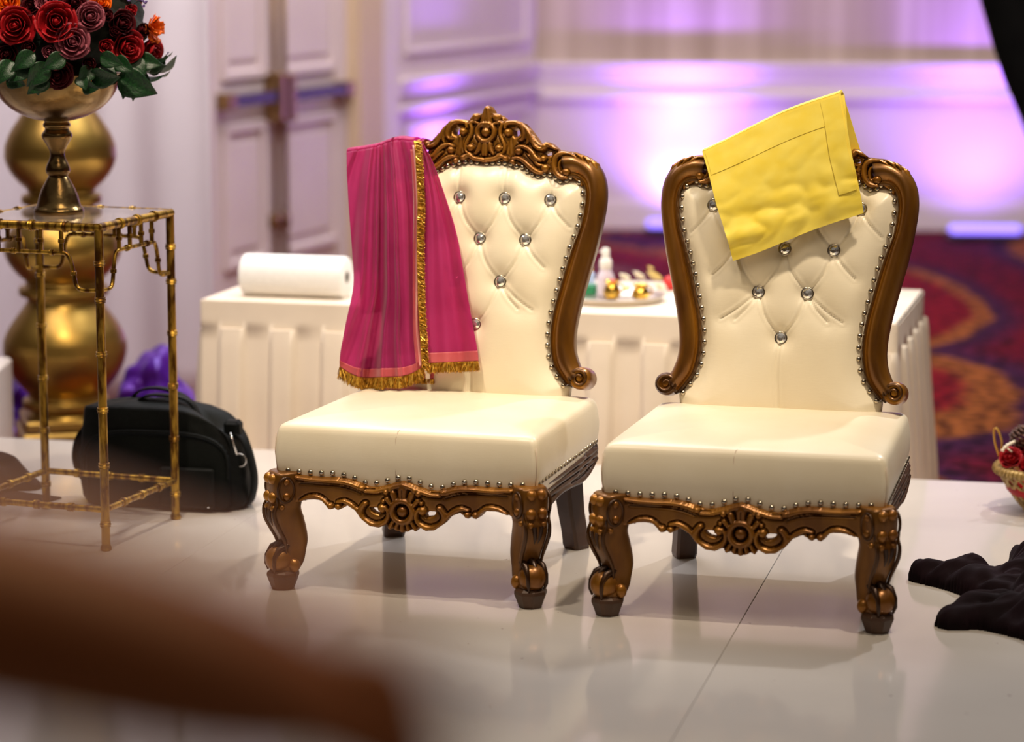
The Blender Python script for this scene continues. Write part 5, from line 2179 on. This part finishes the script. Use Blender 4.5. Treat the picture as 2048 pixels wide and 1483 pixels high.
b0 = tpos(1211, 592)
bt = empty('spray_bottle', b0, 'small clear spray bottle with white pump on the steel plate', 'bottle')
s_ = b0[1] / F_PX
mk('bottle_body', lathe([(16 * s_, 0), (18 * s_, 3 * s_), (18 * s_, 36 * s_), (16 * s_, 44 * s_), (12 * s_, 52 * s_), (11 * s_, 56 * s_)], 28), M['plastic_clear'], bt)
mk('pump', lathe([(12 * s_, 56.2 * s_), (12.5 * s_, 57 * s_), (12.5 * s_, 72 * s_), (11 * s_, 75 * s_), (8 * s_, 77 * s_), (8 * s_, 95 * s_), (6 * s_, 98 * s_)], 24), M['plastic_white'], bt, angle=40)
mk('nozzle', tube([(0, 0, 91 * s_), (-12 * s_, -6 * s_, 91 * s_)], 2.2 * s_, 8), M['plastic_white'], bt)


def pot(px, py, w, h, label):
    p = tpos(px, py)
    k = p[1] / F_PX
    o = empty('brass_pot', p, label, 'pot', 'small brass pots on the plate')
    pr = [(w * .55, 0), (w * .85, .08 * h), (w, .3 * h), (w * .98, .48 * h), (w * .80, .70 * h), (w * .68, .80 * h), (w * .74, .90 * h), (w * .95, h), (w * .90, h * 1.01), (w * .66, .86 * h), (w * .6, .5 * h), (w * .3, .2 * h)]
    mk('pot_body', lathe([(a * k, b * k) for a, b in catmull(pr, 40)], 36), M['pot'], o)
    q = mk('handle', tube([(w * k * 0.75, 0, h * k * .85), (w * k * 1.25, 0, h * k * .75), (w * k * 1.3, 0, h * k * .45), (w * k * 0.98, 0, h * k * .3)], 2 * k, 8), M['pot'], o)
    return o


pot(1224, 597, 17, 36, 'small brass pot with red powder, left one on the steel plate')
rdp = tpos(1224, 597)
o = mk('red_powder', ball((0, 0, 0), 0.014, 16, 8, (1, 1, 0.5)), M['red_paper']); o.location = (rdp[0], rdp[1], TT + 35 * rdp[1] / F_PX)
props(o, 'little heap of red powder in the left brass pot', 'powder')
pot(1281, 598, 18, 30, 'small brass pot, right one on the steel plate')


def small_flower(name, px, py, h, r, color, label, n=12):
    p = on_z(px, py, TT)
    o = empty(name, (p[0], p[1], TT + h), label, 'flower', 'loose flowers on the steel plate')
    k = p[1] / F_PX
    q0 = mk('petal', thick_grid(petal_grid(0.8, 0.45, 0.5, 0.1, 0, 5, 6), 0.02), M[color], o)
    for i in range(n):
        q = q0 if i == 0 else q0.copy()
        if i: COL.objects.link(q)
        q.rotation_euler = (0, -0.3 * (i % 3), i * 2.4)
        q.scale = [r * k * (1 - 0.12 * (i % 3))] * 3
    o.rotation_euler = (0.5, random.uniform(-.3, .3), random.uniform(0, 3))
    return o


small_flower('yellow_flower', 1306, 582, 0.045, 20, 'petal_yellow', 'yellow bloom, rightmost flower on the steel plate', 18)
small_flower('cream_flower', 1275, 580, 0.045, 17, 'petal_cream', 'cream bloom in the middle of the plate behind the right pot', 16)
small_flower('cream_flower', 1248, 580, 0.040, 14, 'petal_cream', 'cream bloom just right of the spray bottle', 16)
small_flower('yellow_flower', 1254, 592, 0.020, 10, 'petal_yellow', 'small yellow bloom between the two brass pots', 12)
small_flower('cream_flower', 1318, 586, 0.014, 18, 'petal_cream', 'cream bloom lying low at the right rim of the plate', 14)
small_flower('yellow_flower', 1300, 566, 0.050, 10, 'petal_yellow', 'yellow bloom standing behind the right brass pot', 12)


def packet(name, px, py, w, h, d, mat, label, rz=0.3, tilt=0.0, z=TT):
    p = on_z(px, py, z)
    k = p[1] / F_PX
    V, Fc = box(-w * k / 2, w * k / 2, -d / 2, d / 2, 0, h * k, 0.004)
    o = mk(name, (V, Fc), M[mat], None, smooth=False)
    o.location = p; o.rotation_euler = (0, 0, rz)
    return props(o, label, 'packet')


packet('green_packet', 1180, 588, 26, 20, 0.05, 'green_paper', 'dark green packet at the left rim of the plate', -0.2)
packet('blue_packet', 1178, 578, 22, 34, 0.03, 'blue_paper', 'pale blue packet standing behind the green one', 0.2)
packet('yellow_packet', 1174, 570, 20, 48, 0.03, 'petal_yellow', 'yellow packet standing behind the blue one', 0.1)
# red bundle right of the tray, resting on the table
rb = on_z(1342, 580, TZ)
k = rb[1] / F_PX
rbv = ball((0, 0, 15 * k), 15 * k, 20, 14, (1.0, 1, 0.95))
rbv = ([(x + .006 * mnoise.noise(Vector((x, y, z)) * 40), y, max(0.0, z + .006 * mnoise.noise(Vector((y, z, x)) * 40))) for x, y, z in rbv[0]], rbv[1])
o = mk('red_bundle', rbv, M['red_paper']); o.location = rb
props(o, 'round red cloth bundle on the ivory table right of the plate', 'bundle')

# ================================================================== BLACK BAG
bg0 = on_z(168, 1010); bg1 = on_z(498, 1022)
bgc = on_z(322, 1019) + np.array([0.0, 0.105, 0])
byaw = -0.23
bag = empty('black_bag', bgc, 'black nylon shoulder bag standing behind the gold side table', 'bag', None, byaw)
BW, BD, BH = 0.50, 0.20, 0.30


def bag_body():
    n, m = 64, 40
    V, Fc = [], []
    for j in range(m):
        t = j / (m - 1)
        z = BH * t
        for i in range(n):
            a = 2 * math.pi * i / n
            ca, sa = math.cos(a), math.sin(a)
            x = BW / 2 * math.copysign(abs(ca) ** 0.55, ca)
            y = BD / 2 * math.copysign(abs(sa) ** 0.55, sa)
            # height of the crown falls off to the right, less to the left
            sxx = x / (BW / 2)
            taper = 1 - 0.30 * max(0, t - 0.45) ** 1.4
            bulge = 1 + 0.07 * math.sin(math.pi * t)
            crown = 1 - (0.30 * max(0, sxx) ** 3.2 + 0.04 * max(0, -sxx) ** 4) * t
            yy = y * taper * bulge
            xx = x * bulge * (1 - 0.06 * t) + 0.02 * (1 - t) * (1 if sxx > 0 else 0)
            nn_ = 0.008 * mnoise.noise(Vector((xx * 9, yy * 9, z * 9))) + 0.004 * mnoise.noise(Vector((xx * 24, yy * 20, z * 22)))
            r0 = 1 - 0.05 * max(0, 0.08 - t) / 0.08
            V.append((xx * r0 + nn_ * ca, yy * r0 + nn_ * sa, max(0, z * crown + nn_ * .5 * (1 if t > .1 else 0))))
    for j in range(m - 1):
        for i in range(n):
            i2 = (i + 1) % n
            Fc.append((j * n + i, j * n + i2, (j + 1) * n + i2, (j + 1) * n + i))
    # closing: shrink rings on top
    base = (m - 1) * n
    prev = base
    for q in (0.8, 0.55, 0.3, 0.1):
        st = len(V)
        for i in range(n):
            p = V[base + i]
            V.append((p[0] * (0.55 + 0.45 * q), p[1] * q, p[2] + 0.016 * (1 - q * q)))
        for i in range(n):
            i2 = (i + 1) % n
            Fc.append((prev + i, prev + i2, st + i2, st + i))
        prev = st
    Fc.append(tuple(range(prev, prev + n)))
    Fc.append(tuple(range(n))[::-1])
    return V, Fc


mk('body', bag_body(), M['black_nylon'], bag)
# front pocket with rounded top and piping
pk_out = []
for i in range(41):
    a = math.pi * i / 40
    ca, sa = math.cos(a), math.sin(a)
    pk_out.append((0.225 * math.copysign(abs(ca) ** 0.6, ca), 0.10 + 0.135 * sa ** 0.5))
pk_out += [(-0.225, 0.02), (-0.21, 0.004), (0.21, 0.004), (0.225, 0.02)]
mk('front_pocket', carve([pk_out], [], [], 0.008, 0.02, 0.010, False, lambda U, V_, sd: 0.012 * (1 - np.exp(sd / 0.05)) + 0.003 * np.sin(U * 25 + V_ * 12) * (1 - np.exp(sd / 0.04)),
                         lambda u, v, w: (u + 0.012, -BD / 2 - 0.004 - w, v)), M['black_panel'], bag)
mk('piping', tube([(p[0] * 1.0 + 0.012, -BD / 2 - 0.010, p[1] + 0.002) for p in pk_out[:41]], 0.0035, 8), M['black_nylon'], bag)
mk('piping', tube([(0.232 * math.copysign(abs(math.cos(a)) ** 0.6, math.cos(a)) + 0.004, -BD / 2 + 0.030, 0.12 + 0.150 * math.sin(a) ** 0.5) for a in np.linspace(0.02, math.pi - 0.02, 40)], 0.004, 8), M['black_nylon'], bag)
mk('small_pocket', box(0.03, 0.20, -BD / 2 - 0.030, -BD / 2 - 0.012, 0.015, 0.135, 0.006), M['black_nylon'], bag, smooth=False)


def belt(path, width, wdir, thick=0.003):
    P_ = catmull(path, 36)
    wd = np.array(wdir, float)
    G_ = np.array([[p - wd * width / 2, p, p + wd * width / 2] for p in P_])
    return thick_grid(G_, thick)


mk('handle', belt([(-0.09, -0.02, 0.285), (-0.05, -0.02, 0.325), (0.03, -0.02, 0.330), (0.09, -0.02, 0.315), (0.12, -0.02, 0.270)], 0.03, (0, 1, 0), 0.006), M['black_nylon'], bag)
mk('handle', belt([(-0.13, 0.04, 0.285), (-0.09, 0.04, 0.330), (-0.02, 0.04, 0.340), (0.05, 0.04, 0.318), (0.10, 0.04, 0.275)], 0.03, (0, 1, 0), 0.006), M['black_nylon'], bag)
mk('shoulder_strap', belt([(0.225, -0.01, 0.235), (0.262, -0.02, 0.20), (0.285, -0.03, 0.14), (0.292, -0.03, 0.08), (0.275, -0.02, 0.02), (0.240, 0.0, 0.006), (0.20, 0.03, 0.004)], 0.035, (0.25, 0.97, 0), 0.004), M['black_nylon'], bag)
mk('shoulder_strap', belt([(-0.235, -0.02, 0.235), (-0.262, -0.03, 0.19), (-0.272, -0.03, 0.13), (-0.255, -0.03, 0.08), (-0.22, -0.03, 0.04), (-0.19, -0.04, 0.015)], 0.035, (0.25, 0.97, 0), 0.004), M['black_nylon'], bag)
mk('strap_anchor', box(0.195, 0.245, -0.03, 0.02, 0.205, 0.262, 0.010), M['black_nylon'], bag, smooth=False)
mk('clip', tube([(0.228, -0.055, 0.232), (0.236, -0.058, 0.205), (0.248, -0.060, 0.170)], 0.0035, 8), M['chrome'], bag)
mk('key_ring', tube([(0.258 + 0.019 * math.cos(t), -0.060, 0.152 + 0.019 * math.sin(t)) for t in np.linspace(0, 2 * math.pi, 33)[:-1]], 0.0016, 8, closed=True), M['chrome'], bag)
mk('zip_pull', join(tube([(0.192 + 0.004 * math.cos(t), -BD / 2 - 0.016, 0.220 + 0.011 * math.sin(t)) for t in np.linspace(0, 2 * math.pi, 20)[:-1]], 0.0018, 6, closed=True)), M['chrome'], bag)
mk('badge', lathe([(0.007, 0), (0.007, 0.002), (0.005, 0.003)], 18), M['nail'], bag)
bag.children[-1].location = (0.115, -BD / 2 - 0.0305, 0.12)
bag.children[-1].rotation_euler = (math.pi / 2, 0, 0)
bag.children[-1].scale = (.6, .6, .6)


# ================================================================== CLOTHS ON THE FLOOR
def lump(name, lobes, label, cat, mat='plum', seed_=0.0):
    """crumpled garment: union of flattened tapered lobes given by floor pixels; built as a relief over the floor"""
    allx, ally = [], []
    L2 = []
    for pts in lobes:
        q = []
        for (px, py, w, h) in pts:
            g = on_z(px, py)
            q.append((g[0], g[1], w, h))
            allx.append(g[0]); ally.append(g[1])
        L2.append(catmull(q, 16))
    ox, oy = np.mean(allx), np.mean(ally)
    step = 0.006
    xs = np.arange(min(allx) - 0.14, max(allx) + 0.14, step)
    ys = np.arange(min(ally) - 0.20, max(ally) + 0.20, step)
    X, Y = np.meshgrid(xs, ys)
    Z = np.full(X.shape, -0.006)
    for q in L2:
        for i in range(len(q) - 1):
            ax, ay, aw, ah = q[i]; bx, by, bw, bh = q[i + 1]
            dx_, dy_ = bx - ax, by - ay
            t = np.clip(((X - ax) * dx_ + (Y - ay) * dy_) / (dx_ ** 2 + dy_ ** 2 + 1e-9), 0, 1)
            d = np.hypot(X - ax - t * dx_, Y - ay - t * dy_)
            w = aw + (bw - aw) * t; h = ah + (bh - ah) * t
            k = np.clip(1 - (d / w) ** 2, 0, 1)
            Z = np.maximum(Z, np.where(k > 0, h * k ** 0.45, -0.006))
    m = Z > 0
    for j in range(X.shape[0]):
        for i in range(X.shape[1]):
            if m[j, i]:
                v = Vector((X[j, i] * 9, Y[j, i] * 9, seed_))
                v = Vector((X[j, i] * 5, Y[j, i] * 14, seed_)); f = 0.62 + 0.95 * abs(mnoise.noise(v)) + 0.40 * abs(mnoise.noise(v * 2.3 + Vector((3, 1, 0))))
                Z[j, i] *= min(1.25, f)
                Z[j, i] = max(Z[j, i], 0.004)
    used = np.zeros(m.shape, bool)
    keep = m[:-1, :-1] & m[1:, :-1] & m[:-1, 1:] & m[1:, 1:]
    used[:-1, :-1] |= keep; used[1:, :-1] |= keep; used[:-1, 1:] |= keep; used[1:, 1:] |= keep
    idx = np.full(m.shape, -1); idx[used] = np.arange(used.sum()); n = int(used.sum())
    V = [(a - ox, b - oy, c) for a, b, c in zip(X[used], Y[used], Z[used])] + [(a - ox, b - oy, 0.0005) for a, b in zip(X[used], Y[used])]
    Fc, ec = [], {}
    for j, i in zip(*np.nonzero(keep)):
        q = (idx[j, i], idx[j, i + 1], idx[j + 1, i + 1], idx[j + 1, i])
        Fc.append(q); Fc.append(tuple(a + n for a in q[::-1]))
        for a, b in ((q[0], q[1]), (q[1], q[2]), (q[2], q[3]), (q[3], q[0])):
            if (b, a) in ec: del ec[(b, a)]
            else: ec[(a, b)] = 1
    for a, b in ec: Fc.append((b, a, a + n, b + n))
    o = mk(name, (V, Fc), M[mat])
    o.location = (ox, oy, 0)
    return props(o, label, cat)


lump('dark_shawl', [[(1850, 1160, 0.045, 0.06), (1920, 1172, 0.065, 0.075), (2000, 1190, 0.085, 0.085), (2080, 1180, 0.11, 0.11)],
                    [(1905, 1252, 0.045, 0.055), (1960, 1245, 0.075, 0.075), (2030, 1250, 0.10, 0.09), (2110, 1265, 0.12, 0.10)],
                    [(2045, 1140, 0.04, 0.08), (2075, 1190, 0.08, 0.10), (2110, 1260, 0.1, 0.1)]],
     'crumpled blackish plum garment lying on the stage right of the chairs', 'garment', 'plum', 4.2)
lump('dark_shawl', [[(-60, 985, 0.10, 0.14), (-10, 978, 0.085, 0.12), (30, 975, 0.060, 0.06), (58, 978, 0.04, 0.03)]],
     'crumpled dark plum garment on the stage left of the side table', 'garment', 'plum', 1.4)
nb = on_z(50, 1000)
nbk = mk('dark_notebook', box(-0.11, 0.08, -0.07, 0.07, 0.0005, 0.006, 0.002), M['plum'], None, smooth=False)
nbk.location = on_z(52, 1001); nbk.rotation_euler = (0, 0, -0.5)
props(nbk, 'thin dark flat folder on the stage under the side table', 'folder')
yp = mk('yellow_petal', thick_grid(np.array([[(-0.012 + 0.024 * i / 5, -0.007 + 0.014 * j / 4, 0.002 + 0.004 * math.sin(i)) for i in range(6)] for j in range(5)]), 0.001), M['yellow'])
yp.location = on_z(1183, 1093)
props(yp, 'tiny yellow petal on the stage by the rear leg of the left chair', 'petal')

# ================================================================== FLOWER BASKET
bc = on_z(2092, 1022)
bsk = empty('rattan_basket', bc, 'gilded open-weave rattan basket of red flowers at the right edge', 'basket')
kb = bc[1] / F_PX
r_top, r_bot, hb_ = 100 * kb, 42 * kb, 88 * kb
for k in range(1):
    pts = [(r_top * math.cos(t), r_top * math.sin(t), hb_) for t in np.linspace(0, 2 * math.pi, 65)[:-1]]
    mk('rim', tube(pts, 0.013, 12, closed=True), M['rattan'], bsk)
    cords = []
    for s in range(64):
        t = 2 * math.pi * s / 64
        c = Vector((r_top * math.cos(t), r_top * math.sin(t), hb_))
        rad = Vector((math.cos(t), math.sin(t), 0)); tan = Vector((-math.sin(t), math.cos(t), 0))
        cords.append(tube([c + (rad * math.cos(a) + Vector((0, 0, 1)) * math.sin(a)) * 0.0138 + tan * (a * 0.0022) for a in np.linspace(0, 2 * math.pi, 13)], 0.0016, 5))
    o = mk('rim_wrapping', join(*cords), M['rattan'], bsk)
    o['kind'] = 'stuff'
    mk('base_ring', tube([(r_bot * math.cos(t), r_bot * math.sin(t), 0.008) for t in np.linspace(0, 2 * math.pi, 49)[:-1]], 0.008, 10, closed=True), M['rattan'], bsk)
    mk('base', lathe([(0.005, 0.002), (r_bot, 0.002), (r_bot, 0.006), (0.005, 0.006)], 32), M['rattan'], bsk)


def cane(t0, tw):
    out = []
    for i in range(17):
        q = i / 16
        r = r_bot + (r_top - r_bot) * (q ** 0.75)
        a = t0 + tw * q
        out.append((r * math.cos(a), r * math.sin(a), 0.008 + (hb_ - 0.012) * q))
    return tube(out, 0.0030, 6)


for k in range(22):
    mk('cane', join(cane(2 * math.pi * k / 22, 0.75), cane(2 * math.pi * k / 22 + 0.05, 0.75)), M['rattan'], bsk)
    mk('cane', join(cane(2 * math.pi * k / 22, -0.75), cane(2 * math.pi * k / 22 + 0.05, -0.75)), M['rattan'], bsk)
rbn = [on_y(x, y, bc[1] - 0.01) - bc for x, y in ((1998, 912), (1990, 885), (1988, 862), (1992, 855), (1999, 866), (2004, 885), (2002, 905))]
mk('ribbon_loop', belt(rbn, 0.012, (0.55, 0.8, 0), 0.0015), M['ribbon'], bsk)
zt = bc[2] + hb_
for (x, y, r, lab) in ((2022, 918, 26, 'red ruffled bloom nearest the ribbon loop in the basket'), (2052, 900, 26, 'red ruffled bloom behind the first in the basket'), (2085, 905, 30, 'red ruffled bloom in the middle of the basket'), (2062, 930, 26, 'red ruffled bloom low at the front of the basket')):
    p = on_y(x, y, bc[1] - 0.02 + (0.03 if y < 905 else -0.02))
    rose('red_bloom', p, (-0.4, -0.7, 0.7), r / F_PX * bc[1], 'red', lab, 'red blooms in the rattan basket', 1, 'petal', 'flower')
mk('filling', ball((0, 0, hb_ * 0.62), r_top * 0.84, 28, 14, (1, 1, 0.42)), M['red'], bsk)
pc = on_y(2046, 872, bc[1] + 0.02)
cone = empty('pine_cone', pc, 'rough brown cone behind the red blooms in the basket', 'cone')
sc0 = mk('scale', ball((0, 0, 0), 0.010, 8, 6, (1, 1, .4)), M['cone'], cone)
for k in range(60):
    q = sc0 if k == 0 else sc0.copy()
    if k: COL.objects.link(q)
    t = k / 60
    a = k * 2.4
    r = 0.034 * math.sin(math.pi * (0.15 + 0.8 * t))
    q.location = (r * math.cos(a), r * math.sin(a), -0.03 + 0.06 * t)
    q.rotation_euler = (0.5 * math.sin(a), 0.5 * math.cos(a), a)
tw = [on_y(x, y, bc[1] - 0.05) for x, y in ((2004, 902), (2012, 892), (2022, 886), (2030, 882))]
twg = empty('pale_tassel', tw[0], 'pale cream knotted tassel lying on the red blooms', 'tassel')
mk('cord', tube([q - tw[0] for q in catmull(tw, 18)], [0.0045 + 0.0015 * math.sin(i * 1.9) for i in range(18)], 8), M['petal_cream'], twg)
mk('cord', tube([on_y(x, y, bc[1] - 0.052) - tw[0] for x, y in ((2014, 895), (2020, 900), (2024, 903))], 0.002, 8), M['petal_cream'], twg)


# ================================================================== PERSON IN THE NEAR FOREGROUND (only the arm and hand are in the picture)
def skin_chain(name, verts, edges, radii, mat, parent, sub=2, root=0):
    me = bpy.data.meshes.new(name)
    me.from_pydata([tuple(float(c) for c in v) for v in verts], edges, [])
    o = bpy.data.objects.new(name, me)
    COL.objects.link(o)
    o.parent = parent
    md = o.modifiers.new('skin', 'SKIN')
    md.use_smooth_shade = True
    for i, r in enumerate(radii):
        rr = (r, r) if np.isscalar(r) else r
        me.skin_vertices[0].data[i].radius = rr
        me.skin_vertices[0].data[i].use_root = (i == root)
    ms = o.modifiers.new('sub', 'SUBSURF')
    ms.levels = sub; ms.render_levels = sub
    me.materials.append(mat)
    return o


AD = 0.88
wr = on_y(390, 1325, AD)              # wrist
hd = on_y(710, 1420, AD)              # knuckles
el = on_y(-480, 1115, AD + 0.02)      # elbow off the frame
sh = np.array([-0.56, 0.93, 1.50])
per_ = empty('person', (-0.62, 0.80, 0), 'blurred person at the near left reaching a brown forearm and hand into the picture', 'person')
po = np.array(per_.location)
pel = np.array([-0.62, 0.80, 1.02])
V = [pel, (-0.62, 0.80, 1.20), (-0.62, 0.81, 1.38), (-0.62, 0.82, 1.50), (-0.62, 0.82, 1.60), (-0.62, 0.80, 1.70),
     (-0.50, 0.84, 1.485), tuple((sh + el) / 2 + np.array([-0.03, 0, -0.03])), el, tuple((el + wr) / 2 + np.array([0, 0, 0.002])), wr, tuple((wr + hd) / 2),
     (-0.76, 0.76, 1.47), (-0.82, 0.74, 1.25), (-0.83, 0.80, 1.05), (-0.82, 0.86, 0.86),
     (-0.54, 0.80, 0.92), (-0.53, 0.80, 0.50), (-0.53, 0.78, 0.09), (-0.52, 0.90, 0.04), (-0.71, 0.80, 0.92), (-0.72, 0.80, 0.50), (-0.72, 0.78, 0.09), (-0.73, 0.90, 0.04)]
V = [tuple(np.array(v) - po) for v in V]
V.append(tuple(hd - po)); V.append(tuple(hd + np.array([0.016, 0, -0.004]) - po))
E_ = [(11, 24), (24, 25), (0, 1), (1, 2), (2, 3), (3, 4), (4, 5), (3, 6), (6, 7), (7, 8), (8, 9), (9, 10), (10, 11), (3, 12), (12, 13), (13, 14), (14, 15), (0, 16), (16, 17), (17, 18), (18, 19), (0, 20), (20, 21), (21, 22), (22, 23)]
Rr = [(.14, .10), (.13, .09), (.15, .10), (.07, .06), (.05, .05), (.075, .09), .058, .052, .050, .048, .042, (.046, .036), .058, .045, .038, .028, .085, .06, .042, .032, .085, .06, .042, .032, (.040, .026), (.038, .018)]
body = skin_chain('body', V, E_, Rr, M['skin'], per_)
# fingers, each its own chain, curling downwards
fx_ = [(0.026, 0.006), (0.010, -0.002), (-0.007, -0.004), (-0.023, -0.001)]
for i, (dz, dy) in enumerate(fx_):
    L = (0.072, 0.080, 0.076, 0.060)[i]
    b = hd + np.array([-0.012, dy, dz * 0.9])
    p1 = b + np.array([0.026, 0, 0.002]) * (L / 0.08)
    p2 = p1 + np.array([0.016, 0, -0.016]) * (L / 0.08)
    p3 = p2 + np.array([0.003, 0, -0.022]) * (L / 0.08)
    skin_chain('finger', [np.array(q) - po for q in (b, p1, p2, p3)], [(0, 1), (1, 2), (2, 3)], [.0098, .0094, .0086, .0075], M['skin'], per_, 1)
th = wr * 0.6 + hd * 0.4
skin_chain('thumb', [np.array(q) - po for q in (th + np.array([0, -0.012, -0.004]), th + np.array([0.018, -0.030, -0.014]), th + np.array([0.038, -0.036, -0.024]), th + np.array([0.056, -0.032, -0.032]))], [(0, 1), (1, 2), (2, 3)], [.012, .011, .0098, .008], M['skin'], per_, 1)
# clothing and hair
V2 = [tuple(np.array(v) - po) for v in ((-0.62, 0.80, 0.98), (-0.62, 0.80, 1.20), (-0.62, 0.81, 1.40), (-0.62, 0.82, 1.50), (-0.50, 0.84, 1.485), tuple((sh + el) / 2 + np.array([-0.04, 0, -0.01])), (-0.76, 0.76, 1.47), (-0.82, 0.74, 1.26))]
skin_chain('shirt', V2, [(0, 1), (1, 2), (2, 3), (3, 4), (4, 5), (3, 6), (6, 7)], [(.16, .12), (.15, .11), (.165, .12), (.08, .075), .068, .056, .068, .056], M['shirt'], per_)
V3 = [tuple(np.array(v) - po) for v in ((-0.62, 0.80, 1.0), (-0.54, 0.80, 0.90), (-0.53, 0.80, 0.50), (-0.53, 0.78, 0.12), (-0.71, 0.80, 0.90), (-0.72, 0.80, 0.50), (-0.72, 0.78, 0.12))]
skin_chain('trousers', V3, [(0, 1), (1, 2), (2, 3), (0, 4), (4, 5), (5, 6)], [(.15, .115), .10, .075, .06, .10, .075, .06], M['trousers'], per_)
mk('hair', ball((0, -0.012, 1.735), 0.10, 24, 16, (.92, 1.05, 0.95)), M['hair'], per_)
